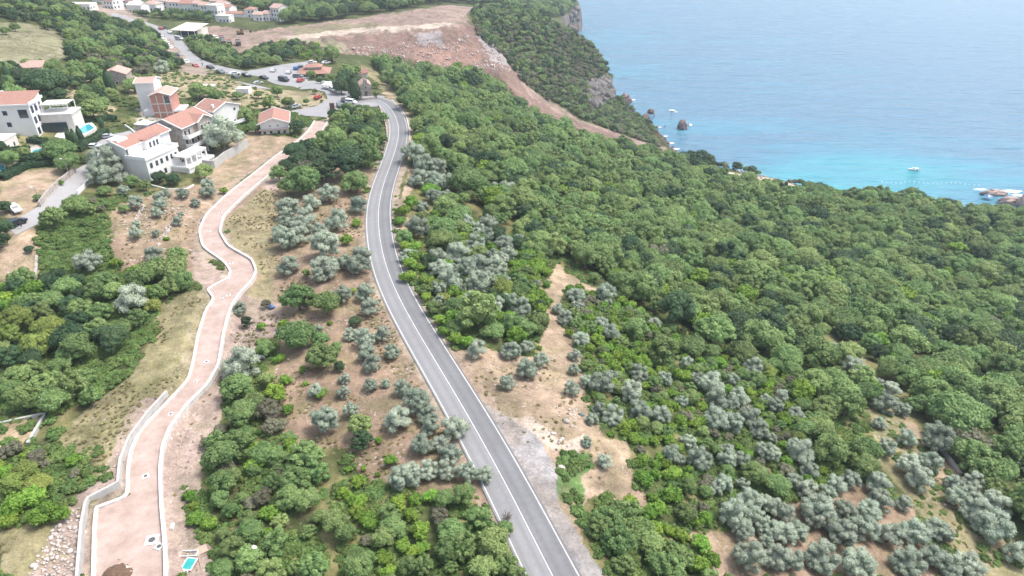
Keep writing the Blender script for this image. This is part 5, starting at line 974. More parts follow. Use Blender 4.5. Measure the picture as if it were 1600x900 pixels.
# ------------------------------------------------------------------ terraces, pools, hedges, walls
def slab(name, s, m, dz, label, cat, depth=3.5):
    P = np.array(P2(s)); x, y, z, t = cast(P[:, 0], P[:, 1]); zt = float(z.mean())+dz; e = empty(name, (float(x.mean()), float(y.mean()), zt), 0, label, cat)
    MB().prism(list(zip(x-x.mean(), y-y.mean())), -depth, 0).build('deck', m, e); return e, x-x.mean(), y-y.mean()
e, X_, Y_ = slab('pool_terrace', '86,216 92,200 112,190 142,189 152,203 134,217 110,223', offw, .4, 'pale paved pool terrace right of the tall navy shuttered villa', 'terrace')
TZ = e.location.z
def pool(s, label, dz):
    P = np.array(P2(s)); x, y, z, t = cast(P[:, 0], P[:, 1]); e = empty('swimming_pool', (float(x.mean()), float(y.mean()), (TZ+.02 if dz > .4 else float(z.mean())+dz)), 0, label, 'pool'); pl = list(zip(x-x.mean(), y-y.mean()))
    MB().prism([(a*1.12, b_*1.12) for a, b_ in pl], -.3, .05).build('rim', trimw, e); MB().prism(pl, -.2, .054).build('water', poolm, e)
pool('119,202 140,195 149,205 133,215', 'turquoise swimming pool on the terrace of the tall villa', .45)
pool('50,236 69,232 72,238 53,242', 'small turquoise pool near the left edge below the villa', .25)
pool('-4,262 6,258 9,266 -3,270', 'blue pool corner cut by the left edge of the photo', .25)
def hedge(s, w_, h, m, label):
    P = np.array(P2(s)); x, y, z, t = cast(P[:, 0], P[:, 1]); c = resample(np.c_[x, y], .25); g = RNG; n = len(c)*70; i = g.integers(0, len(c), n); a = g.uniform(0, math.pi, n); rr2 = 1+g.normal(size=n)*.06
    cx, cy = c.mean(0); t_ = np.gradient(c, axis=0); t_ /= np.hypot(*t_.T)[:, None]; nn = np.c_[-t_[:, 1], t_[:, 0]]; sx = np.sign(np.cos(a))*np.abs(np.cos(a))**.4*w_/2*rr2; sz = np.abs(np.sin(a))**.4*h*rr2
    p = np.c_[c[i]+nn[i]*sx[:, None]-[cx, cy], Hq(*c[i].T)+sz]; z0 = float(Hq(cx, cy)); p[:, 2] -= z0; nr_ = np.c_[nn[i]*np.cos(a)[:, None], np.sin(a)]+g.normal(size=(n, 3))*.5; nr_ /= np.linalg.norm(nr_, axis=1)[:, None]
    tt_ = g.normal(size=(n, 3)); tt_ -= nr_*(tt_*nr_).sum(1)[:, None]; tt_ /= np.linalg.norm(tt_, axis=1)[:, None]; bb = np.cross(nr_, tt_); s_ = g.uniform(.08, .2, (n, 1)); V = np.stack([p-tt_*s_-bb*s_, p+tt_*s_-bb*s_, p+tt_*s_+bb*s_, p-tt_*s_+bb*s_], 1).reshape(-1, 3)
    k = len(V); zz = Hq(*c.T)-z0; q = c-[cx, cy]; core = np.stack([np.c_[q+nn*w_*.42, zz-.4], np.c_[q+nn*w_*.42, zz+h*.88], np.c_[q-nn*w_*.42, zz+h*.88], np.c_[q-nn*w_*.42, zz-.4]], 1).reshape(-1, 3); Fc = [tuple(r) for r in np.arange(k).reshape(-1, 4)]
    for j in range(len(c)-1): Fc += [(k+4*j+b_, k+4*j+(b_+1) % 4, k+4*j+4+(b_+1) % 4, k+4*j+4+b_) for b_ in range(4)]
    o = meshobj('hedge', np.vstack([V, core]), Fc, m); o.location = (cx, cy, z0); at_ = o.data.attributes.new('tint', 'FLOAT', 'POINT'); at_.data.foreach_set('value', RNG.uniform(0, .4, len(o.data.vertices)).astype(np.float32)); tag(o, label, 'hedge', 'trimmed hedges around the villas')
for s, w_, h, lab in (('-5,243 20,241 48,239', 4, 1.8, 'wide dark hedge left of the small pool at left edge'), ('46,223 62,224 72,226', 2.2, 1.6, 'short dark hedge at the foot of the tall villa'), ('104,193 125,191 150,189', 1.4, 1.6, 'dark hedge behind the turquoise pool'), ('122,238 140,226 166,209', 2.6, 1.8, 'green hedge between the pool terrace and the parked cars'),
                   ('20,250 50,253 88,252', 2.4, 1.6, 'dark hedge below the small pool above the bare plot'), ('150,192 168,188 182,190', 2.0, 1.8, 'dark hedge right of the turquoise pool'), ('0,282 40,262 88,257', 3, 1.6, 'leafy hedge along the top of the bare tan plot')): hedge(s, w_, h, LM['dark'], lab)
def pwall(name, s, h, th, m, lab, base=-1.2, cat='wall', step=1.0):
    P = np.array(P2(s)); x, y, z, t = cast(P[:, 0], P[:, 1]); q = resample(np.c_[x, y], step); zq = smooth(np.c_[Hq(q[:, 0], q[:, 1])], 3)[:, 0]; return wall(name, q, zq+base, zq+h, th, m, lab, cat)
pwall('stone_wall', '63,324 76,306 92,290 108,277 118,269', 1.5, .5, stone, 'dark stone wall between the bare plot and grey side street')
pwall('street_parapet', '122,303 132,294 140,284', 1.0, .25, white, 'white parapet on the lower side of the grey side street')
pwall('retaining_wall', '318,262 335,264 352,250 370,240 388,229', 2.6, .4, conc, 'grey retaining wall on the slope right of the big white villa')
pwall('garden_wall', '203,275 222,284 236,290 262,297 290,297 303,290', .4, .3, white, 'low white wall at the foot of the big white villa')
pwall('plot_wall', '-10,666 30,657 72,648 60,668 44,695', .5, .4, conc, 'grey rim wall around the tan plot at the left edge')
pwall('stone_terrace', '58,400 57,420 55,435', .4, .6, stone, 'old stone wall by the brown plot at far left')
pwall('low_wall', '196,198 205,204 215,213', .8, .3, white, 'white stair wall above the parked silver car')
pwall('guard_kerb', '641,225 640,206 636,186 626,170 612,157', .3, .3, conc2, 'pale kerb on the outside of the asphalt bend')
pwall('roadside_wall', '606,222 604,200 598,180 592,165', .8, .4, stone, 'stone wall on the inside of the asphalt bend')
pwall('stone_terrace', '1470,700 1490,728 1500,742', .5, .7, rubm, 'grey stone terrace wall between olives on right terraces')
# ------------------------------------------------------------------ vehicles
def car_proto(kind):
    if kind == 'van': prof = [(-2.4, .45), (2.35, .45), (2.4, 1.0), (1.6, 1.2), (1.15, 1.95), (-2.3, 2.0), (-2.42, 1.2)]; gl = [(1.5, 1.22), (1.1, 1.86), (-2.1, 1.86), (-2.2, 1.25)]; wd = .92
    elif kind == 'suv': prof = [(-2.25, .4), (2.2, .4), (2.25, .95), (1.2, 1.1), (.6, 1.66), (-1.9, 1.68), (-2.25, 1.1)]; gl = [(1.08, 1.12), (.55, 1.6), (-1.8, 1.6), (-2.05, 1.12)]; wd = .92
    else: prof = [(-2.1, .35), (2.1, .35), (2.12, .78), (1.0, .95), (.4, 1.4), (-1.2, 1.42), (-1.85, .98), (-2.15, .9)]; gl = [(.9, .97), (.36, 1.35), (-1.14, 1.36), (-1.7, .99)]; wd = .86
    return prof, gl, wd
PAINT = {'white': (.78, .78, .77), 'silver': (.45, .47, .48), 'dark': (.03, .035, .045), 'red': (.40, .05, .04), 'blue': (.05, .13, .30), 'grey': (.16, .18, .19)}
PM = {k: mat(k+'_car_paint', v, .28, .05, 1, spec=.6) for k, v in PAINT.items()}; tyre = mat('tyre_rubber', (.02, .02, .02), .8); CARM = {}
def car_meshes(col, kind):
    k = (col, kind)
    if k in CARM: return CARM[k]
    prof, gl, wd = car_proto(kind); out = []
    def grab(mb, nm, m, bev=0): o = mb.build(nm, m, None, bev); me = o.data; bpy.data.objects.remove(o); return me
    out.append(('body', grab(MB().ext(prof, -wd, wd, 'y'), 'body', PM[col], .09), (0, 0, 0)))
    out.append(('side_window', grab(MB().ext(gl, -wd-.02, -wd+.03, 'y').ext(gl, wd-.03, wd+.02, 'y'), 'side_window', glass), (0, 0, 0)))
    a, b_ = prof[3], prof[4]; ww = wd*.85; ws_ = MB().add([(a[0]-.05, -ww, a[1]+.06), (a[0]-.05, ww, a[1]+.06), (b_[0]+.07, ww*.95, b_[1]-.02), (b_[0]+.07, -ww*.95, b_[1]-.02), (a[0]-.1, -ww, a[1]), (a[0]-.1, ww, a[1]), (b_[0]-.05, ww*.95, b_[1]-.1), (b_[0]-.05, -ww*.95, b_[1]-.1)], [(0, 1, 2, 3), (7, 6, 5, 4), (0, 4, 5, 1), (1, 5, 6, 2), (2, 6, 7, 3), (3, 7, 4, 0)])
    out.append(('windscreen', grab(ws_, 'windscreen', glass), (0, 0, 0)))
    v, f = tube([(0, -.1, 0), (0, .1, 0)], [.33, .33], 12); wm = grab(MB().add(v, f+[tuple(range(12))[::-1], tuple(range(12, 24))]), 'wheel', tyre)
    for sx in (-1.35, 1.35):
        for sy in (-wd+.02, wd-.02): out.append(('wheel', wm, (sx, sy, .33)))
    CARM[k] = out; return out
def heading(px, py, dx, dy): a = place(px, py); b_ = place(px+dx, py+dy); return math.atan2(b_[1]-a[1], b_[0]-a[0])
def vehicle(px, py, dx, dy, col, kind, label, grp, dz=.1, sc=1.0):
    x, y, z, t = place(px, py+2); e = empty('parked_van' if kind == 'van' else 'parked_car', (x, y, z+dz), heading(px, py, dx, dy), label, 'van' if kind == 'van' else 'car', grp); e.scale = (sc,)*3
    for nm, me, loc in car_meshes(col, kind): o = link(bpy.data.objects.new(nm, me), e); o.location = loc
G1 = 'cars on the far curving road'; G2 = 'cars around the car park'; G3 = 'cars by the villas'
CARS = [(253.7, 59, 3, 6, 'white', 'car', 'white car topmost in the line parked along the far road', G1), (258.5, 63, 4, 6, 'white', 'car', 'second white car down the line along the far road', G1), (263, 68.5, 4, 6, 'white', 'car', 'third white car down the line along the far road', G1), (268, 74, 5, 6, 'white', 'car', 'fourth white car down the line along the far road', G1),
 (277.5, 87, 5, 7, 'dark', 'suv', 'dark car driving on the far road bend', G1), (292, 97, 7, 4, 'white', 'car', 'white car on the far road below the bend', G1), (306, 103.5, 7, 3, 'red', 'car', 'red car on the far road before the junction', G1), (329, 105.5, 8, 2, 'dark', 'car', 'dark car on the far road right of the red car', G1), (280.6, 61, 9, 1, 'silver', 'van', 'pale van parked in front of the cream roofed shop', G1),
 (266, 50, 4, 6, 'white', 'car', 'white car parked left of the cream roofed shop', G1), (258, 42.5, 4, 6, 'dark', 'car', 'dark car at the top of the far road', G1), (252, 44, 6, 4, 'red', 'car', 'small red car at the top of the far road', G1), (337, 60, 8, 2, 'white', 'van', 'white van beside the parked trucks on the dirt lot', G1),
 (345, 113, 8, 2, 'grey', 'car', 'grey car on the road left of the car park', G2), (367.5, 115.5, 8, -1, 'white', 'car', 'white car on the road left of the car park', G2), (369, 121.5, 8, 2, 'dark', 'car', 'dark car at the roadside left of the car park', G2), (386, 119, 8, 2, 'dark', 'suv', 'dark pickup like car entering the car park', G2), (412.7, 122, 8, 2, 'dark', 'car', 'dark car at the lower left of the car park', G2),
 (404, 130, 8, -1, 'silver', 'car', 'pale green grey car at the bottom left of the car park', G2), (427, 110.7, 8, -3, 'silver', 'car', 'silver car at the upper left of the car park', G2), (451.4, 113.5, 7, -4, 'silver', 'car', 'silver car in the middle of the car park', G2), (444, 125.5, 9, 2, 'dark', 'van', 'black van in the middle of the car park', G2),
 (470, 106, 6, -4, 'dark', 'suv', 'dark car, right one of two parked by the restaurant', G2), (463.5, 107.5, 6, -4, 'blue', 'suv', 'dark blue car, left one of two by the restaurant', G2), (476.7, 109, 6, -4, 'silver', 'car', 'silver car right beside the restaurant corner', G2), (466.7, 120, 8, 1, 'grey', 'suv', 'grey green car behind the red car in the car park', G2), (470, 126, 9, -1, 'red', 'car', 'red car at the right end of the car park', G2),
 (488, 97.5, 8, 1, 'white', 'car', 'white car behind the restaurant roof on the left', G2), (510, 98, 8, 0, 'white', 'car', 'white car behind the restaurant roof on the right', G2), (497, 152, 7, -3, 'red', 'car', 'red car alone on the round dry lawn', G2), (462, 167, 9, -2, 'silver', 'suv', 'silver green car right of the salmon roofed house', G2),
 (537.5, 157, 4, 6, 'dark', 'car', 'dark car parked nose on beside the white estate car', G2), (549, 160.5, 9, 1, 'white', 'van', 'white estate van at the junction below the church', G2), (531.5, 166, 7, 5, 'grey', 'suv', 'grey car below the dark car at the junction', G2), (539, 171, 8, -2, 'silver', 'car', 'silver car at the lower edge of the junction', G2), (521, 141, 7, 4, 'white', 'van', 'white van under the cafe canopy', G2),
 (168, 214.5, 9, 0, 'silver', 'car', 'silver car in the court above the big white villa', G3), (148, 230, 9, 1, 'white', 'car', 'white car in the court next to the green hedge', G3), (144, 246, 6, -5, 'blue', 'car', 'blue car half hidden by the large olive tree', G3), (25, 329, 6, 5, 'white', 'suv', 'white car parked on the tan plot by the street', G3), (28, 350, 9, -4, 'dark', 'suv', 'black car on the grey side street beside a person', G3)]
for c in CARS: vehicle(*c, dz=.14, sc=1.12 if c[1] < 130 else 1.0)
def truck(px, py, dx, dy, col, label):
    x, y, z, t = place(px, py+2); e = empty('dump_truck', (x, y, z), heading(px, py, dx, dy), label, 'truck', 'dump trucks on the dirt lot')
    MB().box(2.2, 4.0, -1.2, 1.2, 1.0, 3.0).build('cab', PM[col], e, .12); MB().box(3.85, 4.05, -1.0, 1.0, 1.9, 2.8).build('windscreen', glass, e); MB().ext([(-4, 1.2), (1.9, 1.2), (2.2, 2.7), (-4.3, 2.7)], -1.25, 1.25, 'y').build('tipper_bed', mat('truck_steel', (.14, .12, .11), .7), e, .05); MB().box(-3.8, 4, -.5, .5, .7, 1.15).build('chassis', tyre, e)
    for sx in (-3, -1.7, 3):
        for sy in (-1.1, 1.1): v, f = tube([(sx, sy-.18, .5), (sx, sy+.18, .5)], [.5, .5], 10); MB().add(v, f+[tuple(range(10))[::-1], tuple(range(10, 20))]).build('wheel', tyre, e)
truck(350, 68, -3, -8, 'grey', 'left truck of the row on the dirt lot'); truck(359, 69, -3, -8, 'red', 'middle truck of the row on the dirt lot'); truck(373, 69, -4, -8, 'dark', 'right darkest truck of the row on the dirt lot'); truck(347.5, 62, -3, -8, 'red', 'reddish truck behind the left end of the truck row')
x, y, z, t = place(376, 54); EX = empty('excavator', (x, y, z), .4, 'dark brown excavator on the sand above the truck row', 'excavator'); om = mat('machine_paint', (.22, .13, .05), .6)
MB().box(-2, 2, -1.5, -.9, 0, .9).box(-2, 2, .9, 1.5, 0, .9).build('track', tyre, EX, .1); MB().box(-2.2, 1.4, -1.3, 1.3, 1.0, 2.3).build('body', om, EX, .1); MB().box(.2, 1.6, .2, 1.3, 2.3, 3.4).build('cabin', glass, EX, .05); ar = MB().bar((1.2, -.4, 1.8), (4, -.4, 4.4), .3).bar((4, -.4, 4.4), (6, -.4, 2), .22).build('arm', om, EX); MB().box(5.5, 6.6, -1, .2, .9, 2).build('bucket', tyre, ar)
# ------------------------------------------------------------------ boat, rocks, foam, buoys
x, y, t = at_h(1427, 266, SEA); BO = empty('motor_boat', (float(x), float(y), SEA), R(158), 'small white motor boat with dark blue hull line on turquoise water', 'boat')
def hull(z0, z1, s0, s1, m, nm):
    P = [(-3.6, -1.2), (1.0, -1.25), (2.6, -.8), (3.9, 0), (2.6, .8), (1.0, 1.25), (-3.6, 1.2)]; n = 7
    return MB().add([(a*s0, b_*s0, z0) for a, b_ in P]+[(a*s1, b_*s1, z1) for a, b_ in P], [tuple(range(n))[::-1], tuple(range(n, 2*n))]+[(i, (i+1) % n, n+(i+1) % n, n+i) for i in range(n)]).build(nm, m, BO)
hull(-.3, .35, .85, .97, navy, 'lower_hull'); hull(.35, .95, .97, 1.05, trimw, 'upper_hull'); cb = MB().ext([(-.8, .95), (1.9, .95), (1.0, 1.9), (-.8, 2.0)], -.8, .8, 'y').build('cabin', trimw, BO, .06); MB().box(-.6, .9, -.83, .83, 1.3, 1.7).build('cabin_window', glass, cb); MB().box(-3.2, -.7, -.85, .85, 2.1, 2.2).build('sun_awning', trimw, BO); pb_ = MB()
for a in ((-3.1, -.8), (-3.1, .8)): pb_.box(a[0], a[0]+.06, a[1]-.03, a[1]+.03, .9, 2.1)
pb_.build('awning_post', metal, BO); MB().box(-4.2, -3.6, -.25, .25, -.1, .9).build('outboard_motor', tyre, BO, .05); BO.scale = (.8, .8, .8); MB().box(-3.3, -2.2, -.9, .9, .96, 1.3).build('rear_seat', navy, BO)
def rock(px, py, wpx, hpx, label, red=0, stretch=1.0, zbase=SEA, seed=0, grp='sea rocks off the headland', m=None):
    x, y, t = at_h(px, py+hpx*.45, zbase); W = wpx*float(t)/F*.84; H_ = hpx*float(t)/F*.95; g = np.random.default_rng(seed+900); iv, if_ = ico(4 if wpx > 10 else 2); V = iv.copy(); d = 1+fbm(V[:, 0]*3+seed*7, V[:, 1]*3+V[:, 2]*4, 1.0, seed, 3)*.45+fbm(V[:, 0]*9, V[:, 2]*9+V[:, 1]*5, 1.0, seed+5, 2)*.14
    V = V*d[:, None]*np.array([W/2, W/2*stretch, H_*.75]); o = meshobj('sea_rock', V, if_, m or rockm); o.location = (float(x), float(y), zbase+H_*.1); return tag(o, label, 'rock', grp)
RK = [(977, 153, 22, 15, 'broad reddish sea rock touching the headland foot'), (1017, 173, 13, 8, 'dark flat sea rock halfway down the headland shore'), (1066, 194, 17, 15, 'tall jagged dark rock standing alone farthest out'), (1076, 193, 3, 2, 'tiny rock just right of the tall lone rock'), (1050, 173, 6, 2, 'low rock awash with foam above the tall lone rock'), (1022, 180, 3, 2, 'tiny rock under the dark flat sea rock'), (1014.6, 188, 6, 5, 'small dark boulder close to the brown shore bluff'), (1019.5, 196, 6, 4, 'small reddish boulder at the shore below the bluff'),
 (1026, 197.5, 5, 3, 'small brown rock right of the shore boulders'), (1038.6, 196.6, 3, 2, 'tiny rock between the shore boulders and lone rock'), (1028.6, 208, 7, 3, 'flat dark rock at the narrow point of the shore'), (1035, 218, 8, 4, 'brown rock on the pale shingle, upper'), (1043, 223, 10, 4, 'long reddish rock on the pale shingle'), (1051, 229, 5, 3, 'small reddish rock low on the pale shingle'), (1056, 235, 6, 3, 'lowest reddish rock on the pale shingle'), (1008, 182, 14, 12, 'brown bluff rock on the headland shore')]
for k, r in enumerate(RK): rock(r[0], r[1], r[2], r[3], r[4], seed=k)
rock(1552, 299, 44, 12, 'long flat pink rock off the beach at right edge', stretch=.35, seed=31, grp='rocks by the right hand beach', m=pinkrock); rock(1578, 312, 40, 12, 'pale pink rock shelf in front of the beach', stretch=.5, seed=32, grp='rocks by the right hand beach', m=pinkrock); rock(1598, 312, 26, 26, 'steep pink rock bluff at the right photo edge', seed=33, grp='rocks by the right hand beach', m=pinkrock)
foam = mat('sea_foam', (.85, .87, .88), .6, .1, 1)
def foam_patch(px, py, w_, h_, seed):
    x, y, t = at_h(px, py, SEA); g = np.random.default_rng(seed); n = 26; s = float(t)/F; P = [(w_*s/2*math.cos(a)*g.uniform(.55, 1.1), h_*s/2*2.3*math.sin(a)*g.uniform(.5, 1.1)) for a in np.linspace(0, 2*math.pi, n, endpoint=False)]; return [(float(x)+a, float(y)+b_) for a, b_ in P]
fb = MB()
for k, q in enumerate([(1532, 296, 22, 4), (1560, 303, 40, 3), (1582, 299, 34, 6), (1590, 305, 22, 5), (990, 156, 6, 3), (1079, 195, 6, 5), (1050, 172.5, 12, 3), (1056, 175, 6, 1.5), (1040, 213, 10, 2), (1048, 224, 12, 3), (1057, 233, 12, 3), (1030, 199, 10, 1.5), (1065, 240, 12, 3), (1015, 191, 6, 2)]): fb.prism(foam_patch(*q, k), SEA+.02+.01*k, SEA+.08+.01*k)
tag(fb.build('sea_foam', foam), kind='stuff')
for k in range(22):
    px = 1378+k*7.2; py = 284+1.4*math.sin(k*.7)+k*.22; x, y, t = at_h(px, py, SEA); o = MB().cyl(0, 0, -.2, .35, .38, .2, 8).build('swim_buoy', trimw); o.location = (float(x), float(y), SEA); tag(o, 'white buoy in the dotted swim line off the beach', 'buoy', 'white buoys of the swim line')
x, y, t = at_h(1543, 311, SEA+.2); UM = empty('beach_umbrella', (float(x), float(y), SEA+.2), 0, 'bright blue beach shelter left of the pink rock shelf', 'umbrella'); MB().cyl(0, 0, 2, 2.9, 2.4, .05, 8).build('canopy', PM['blue'], UM); MB().cyl(0, 0, -.5, 2.3, .06).build('pole', metal, UM)
# ------------------------------------------------------------------ street furniture and site clutter
def lamp(px, py, H_, rz_, label):
    x, y, z, t = place(px, py); e = empty('street_lamp', (x, y, z), rz_, label, 'street lamp', 'street lamps on the side street'); MB().cyl(0, 0, -.5, H_, .09, .06, 8).bar((0, 0, H_), (.9, 0, H_+.25), .05).build('pole', metal, e); MB().box(.7, 1.4, -.15, .15, H_+.2, H_+.34).build('lamp_head', trimw, e, .03)
lamp(110, 279, 5.5, 2.9, 'street lamp beside the round dark tree on the stone wall'); lamp(63, 318, 4.2, 2.9, 'lower street lamp where the stone wall ends')
def slab_item(name, px, py, w_, d_, h, m, label, cat, rz_=0, z0=0):
    x, y, z, t = place(px, py); o = MB().box(-w_/2, w_/2, -d_/2, d_/2, 0, h).build(name, m); o.location = (x, y, z+z0); o.rotation_euler = (0, 0, rz_); return tag(o, label, cat)
def onroad(px, py):
    x, y, z, t = place(px, py); k = np.argmin(np.hypot(nc[:, 0]-x, nc[:, 1]-y)); return x, y, float(nz[k])+.03
iron = mat('cast_iron', (.10, .10, .105), .6, .2, 5)
for k, (px, py, w_, lab) in enumerate([(238, 845, 1.7, 'large white concrete manhole surround near the parapet, upper of the close pair'), (249, 855, 1.1, 'manhole beside the parapet, lower of the close pair'), (228, 745, 1.0, 'manhole in the middle of the pink road above the wide lot'), (267, 648, .8, 'manhole left of centre where the pink road narrows'), (323, 566, .9, 'manhole midway up the straight of the pink road'), (357, 462, .9, 'manhole at the mouth of the side opening'), (362, 412, .9, 'manhole on the sharp bend of the pink road'), (327, 362, .9, 'manhole on the upper bend of the pink road'), (345, 333, .8, 'manhole just above the upper bend of the pink road'), (306, 597, .7, 'manhole beside the left kerb of the pink road'), (347, 467, .7, 'manhole by the kerb corner at the side opening')]):
    x, y, z = onroad(px, py); e = empty('manhole', (x, y, z), .2+k, lab, 'manhole', 'manholes on the pink road'); MB().box(-w_/2, w_/2, -w_/2, w_/2, 0, .05).build('surround', conc2, e); MB().cyl(0, 0, .052, .09, w_*.26, n=16).build('cover', iron, e)
x, y, z = onroad(184, 898); iv, if_ = ico(4); V = iv*np.array([1.9, 1.5, .75]); V[:, 2] = np.abs(V[:, 2]); V += (fbm(V[:, 0]*3, V[:, 1]*3, 1.0, 5, 3)*.25)[:, None]*np.array([.6, .6, 1]); o = meshobj('earth_heap', V, if_, dirtp); o.location = (x, y, z-.1); tag(o, 'dark brown earth heap on the pink road at the bottom edge', 'heap')
for k, (px, py, s_) in enumerate([(196, 893, .5), (200, 889, .4), (191, 889, .35), (203, 895, .3), (187, 875, .12), (188, 876, .1)]):
    x, y, z = onroad(px, py); V = iv*(1+fbm(iv[:, 0]*2+k, iv[:, 1]*2+iv[:, 2], 1., k, 2)*.4)[:, None]*s_*np.array([1, .8, .6]); o = meshobj('rock', V, if_, rubm if k < 3 else stone); o.location = (x, y, z+.1); tag(o, 'loose stone on the pink road by the earth heap', 'stone', 'loose stones by the earth heap')
x, y, z, t = place(296, 884); LG = empty('sun_lounger', (x, y, z), R(-6), 'broken white frame with teal panel lying beside the parapet', 'lounger'); teal = mat('teal_fabric', (.03, .33, .32), .6)
MB().box(-.75, -.6, -.9, 1.0, .25, .35).box(.6, .75, -.9, 1.0, .25, .35).box(-.6, .6, -.9, -.78, .25, .35).box(-.6, .6, .88, 1.0, .25, .35).build('frame', trimw, LG); MB().box(-.6, .6, -.78, .88, .28, .32).build('panel', teal, LG); MB().box(-.4, .4, -2.2, -.95, .2, .28).build('footrest', trimw, LG); lgm = MB()
for a in (-.7, .62):
    for b_ in (-.85, .9): lgm.box(a, a+.06, b_, b_+.06, -.1, .25)
lgm.build('leg', trimw, LG)
x, y, z, t = place(293, 867); BX = empty('concrete_box', (x, y, z-.1), R(3), 'open concrete drain box beside the parapet above the teal panel', 'box'); MB().box(-1.4, 1.4, -.5, -.38, 0, .45).box(-1.4, 1.4, .38, .5, 0, .45).box(-1.4, -1.28, -.38, .38, 0, .45).box(1.28, 1.4, -.38, .38, 0, .45).build('side', conc2, BX); MB().box(-1.28, 1.28, -.38, .38, 0, .08).build('bottom', stone, BX)
x, y, z, t = place(276, 846); PL = empty('wooden_pallet', (x, y, z+.02), .1, 'weathered wooden pallet on gravel right of the parapet', 'pallet'); plm = MB(); wd_ = mat('grey_wood', (.42, .33, .25), .85, .2, 5)
for k in range(6): plm.box(-.5+k*.18, -.38+k*.18, -.6, .6, .1, .13)
plm.build('slat', wd_, PL); MB().box(-.5, .52, -.6, -.5, 0, .1).box(-.5, .52, .5, .6, 0, .1).build('runner', wd_, PL)
slab_item('plywood_sheet', 315, 860, 1.5, 1.4, .06, wd_, 'tan plywood sheet at the end of the concrete box', 'board', .6, .1)
slab_item('plastic_drum', 270, 824, .35, .9, .4, trimw, 'small white container lying near the parapet', 'container', .1)
def pole(px0, py0, px1, py1, label):
    a = place(px0, py0); b_ = place(px1, py1); o = MB().bar((0, 0, .15), (b_[0]-a[0], b_[1]-a[1], b_[2]-a[2]+.15), .06).build('pole', wd_); o.location = a[:3]; tag(o, label, 'pole')
pole(276, 727, 286, 680, 'long thin wooden pole lying on gravel right of the parapet'); pole(308, 860, 317, 900, 'pale pole beside the teal panel at the bottom edge'); pole(150/4+535, 450+690/4, 565, 615, 'fallen pale trunk on the soil of the middle grove')
# traffic signs, drum, sacks
x, y, z, t = place(434, 638+.0); 
for px, py, m, lab, s_ in ((409, 560, trimw, 'small white sack among bushes left of the middle grove', .7), (425, 481, PM['blue'], 'small blue tarp on the stones above the middle grove', .7), (908, 650, shut, 'dark green barrel on the soil of the tan clearing', .6), (877, 732, rubm, 'pale boulder beside the green grass patch', .6), (835, 868, trimw, '', 0), (395, 860, trimw, 'small white slab among bushes at the bottom', .8), (316, 345, PM['blue'], 'small blue drum at the left kerb of the upper bend', .45), (302, 722-.0, conc2, '', 0)):
    if not s_: continue
    x, y, z, t = place(px, py); iv2, if2 = ico(2); o = meshobj('boulder' if m is rubm else ('barrel' if 'barrel' in lab or 'drum' in lab else 'sack'), iv2*(1+fbm(iv2[:, 0]*2, iv2[:, 1]*2, 1., 3, 2)*.3)[:, None]*np.array([s_, s_*.8, s_*.7]), if2, m); o.location = (x, y, z+s_*.3); tag(o, lab, 'boulder' if m is rubm else 'container')
x, y, z, t = place(519.5, 171); MB_ = MB().box(-.9, .9, -.5, .5, 0, 2.6).build('kiosk', mat('brown_timber', (.13, .08, .06), .8), None, .06); MB_.location = (x, y, z); tag(MB_, 'small brown timber kiosk at the lower junction corner', 'kiosk')
for i, (px, py, m, lab) in enumerate([(561, 161, 'Orange', '')][:0]): pass
# person beside the black car
def person(px, py, rz_, top, label):
    x, y, z, t = place(px, py); e = empty('person', (x, y, z+.5), rz_, label, 'person'); me = bpy.data.meshes.new('body'); vs = [(0, 0, .95), (0, 0, 1.2), (0, 0, 1.42), (0, 0, 1.55), (0, 0, 1.68), (.1, 0, .9), (.12, .06, .5), (.12, -.02, .08), (.12, .14, .04), (-.1, 0, .9), (-.12, -.08, .5), (-.12, -.16, .08), (-.12, -.02, .04), (.2, 0, 1.4), (.26, .02, 1.12), (.24, .12, .9), (-.2, 0, 1.4), (-.26, -.02, 1.12), (-.24, .06, .9)]
    ed = [(0, 1), (1, 2), (2, 3), (3, 4), (0, 5), (5, 6), (6, 7), (7, 8), (0, 9), (9, 10), (10, 11), (11, 12), (2, 13), (13, 14), (14, 15), (2, 16), (16, 17), (17, 18)]; rad = [.16, .15, .15, .06, .11, .09, .065, .045, .045, .09, .065, .045, .045, .06, .045, .035, .06, .045, .035]
    me.from_pydata(vs, [], ed); o = link(bpy.data.objects.new('body', me), e); md = o.modifiers.new('s', 'SKIN')
    for v_, r_ in zip(me.skin_vertices[0].data if me.skin_vertices else [], rad): v_.radius = (r_, r_)
    o.modifiers.new('sub', 'SUBSURF').levels = 1; me.materials.append(top); MB().cyl(0, 0, 1.66, 1.82, .11, .07, 8).build('hair', tyre, e)
    return e
person(35, 358, 1.2, mat('dark_clothes', (.06, .05, .07), .9), 'person in dark clothes standing beside the black car')
person(317, 105, 0, mat('dark_clothes_worn', (.05, .05, .06), .9), 'person on foot on the far road right of the red car')
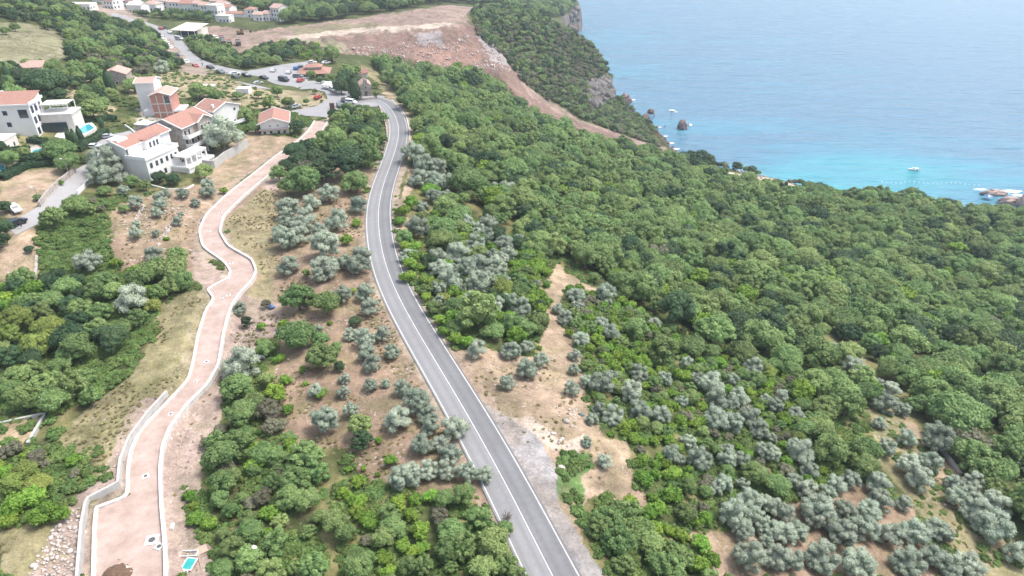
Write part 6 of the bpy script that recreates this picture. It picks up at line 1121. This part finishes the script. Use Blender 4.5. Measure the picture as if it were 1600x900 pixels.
# rubble and stones
def stones(name, s, sp, s0, s1, seed, m, thr=-1):
    rng = np.random.default_rng(seed); P = world_poly(s, 3); x, y = fill(P, sp, rng, .7); k = fbm(x, y, 5, seed, 2) > thr; x, y = x[k], y[k]; ok = allowed_g(x, y) if sp > .3 else np.ones(len(x), bool); x, y = x[ok], y[ok]; n = len(x); iv, if_ = ico(1); V = []; S = s0+(s1-s0)*rng.beta(1, 3.5, n)
    V = iv[None]*(1+rng.uniform(-.3, .3, (n, len(iv), 1)))*S[:, None, None]*rng.uniform(.6, 1.2, (n, 1, 3)); V = V+np.c_[x, y, Hq(x, y)+S*.25][:, None, :]; o = meshobj(name, V.reshape(-1, 3), (if_[None]+np.arange(n)[:, None, None]*len(iv)).reshape(-1, 3), m); tag(o, kind='stuff'); print(name, n)
cliffm = stone_mat('cliff_rock', (.05, .045, .042), (.17, .15, .14), .16)
stones('cliff_rocks', '922,128 940,124 952,119 960,150 950,166 926,170 915,158', 2.4, 2.0, 6.5, 31, cliffm)
stones('cliff_rocks', '884,36 903,10 908,30 906,48 895,50', 5, 3, 9, 32, cliffm)
stones('rubble', '130,790 105,800 78,835 40,905 20,960 122,960 124,830 128,800', .55, .12, .62, 1, rubm)
stones('scree', '268,345 275,347 256,375 250,388 243,386 255,362', .5, .15, .5, 21, rubm)
stones('scree', '222,320 228,322 214,350 206,350', .5, .15, .5, 22, rubm)
stones('scree', '170,385 180,340 270,300 325,290 322,345 300,400 250,420 200,425', 1.2, .12, .5, 2, rubm, .05)
stones('scree', '640,60 760,60 800,110 760,118 715,100 690,110 640,100 560,86 520,80', 2.2, .3, 1.3, 3, rubm, -.1)
stones('field_stones', '400,330 590,380 760,740 560,740 400,560', 1.7, .06, .32, 4, rubm, .05)
stones('gravel_stones', '700,550 850,560 905,560 950,690 985,690 1015,790 930,775 870,720 790,650', 1.3, .06, .35, 5, rubm, 0)
stones('gravel_stones', '820,650 900,640 920,690 880,700 850,680', .8, .1, .7, 6, rubm, 0)
stones('shore_stones', '1030,205 1045,225 1066,240 1055,238 1036,226 1024,205', 1.6, .3, 1.4, 7, rockm)
stones('shore_stones', '1150,266 1200,272 1235,281 1200,281 1150,274', 1.8, .2, 1.2, 8, rubm, -.2)
stones('gravel_stones', '265,905 255,740 268,680 325,610 380,480 430,490 345,620 312,720 325,905', 1.0, .05, .25, 9, rubm, -.1)
stones('gravel_stones', '265,617 225,622 178,700 130,770 180,760 195,700', .9, .05, .3, 10, rubm, -.1)
stones('field_stones', '1300,545 1410,660 1540,800 1600,880 1530,890 1440,800 1350,610', 2.0, .1, .6, 11, rubm, .1)
# ------------------------------------------------------------------ air
hm = bpy.data.materials.new('haze_air'); hm.use_nodes = True; n = hm.node_tree; n.nodes.clear(); out = n.nodes.new('ShaderNodeOutputMaterial'); pv = n.nodes.new('ShaderNodeVolumePrincipled')
pv.inputs['Density'].default_value = 0.00017; pv.inputs['Color'].default_value = (.80, .89, 1, 1); pv.inputs['Anisotropy'].default_value = .3; n.links.new(pv.outputs[0], out.inputs['Volume'])
hz = MB().box(-2500, 3500, -400, 5600, SEA-20, 110).build('haze', hm); tag(hz, kind='stuff')
SC.cycles.volume_step_rate = 4; SC.cycles.volume_bounces = 1
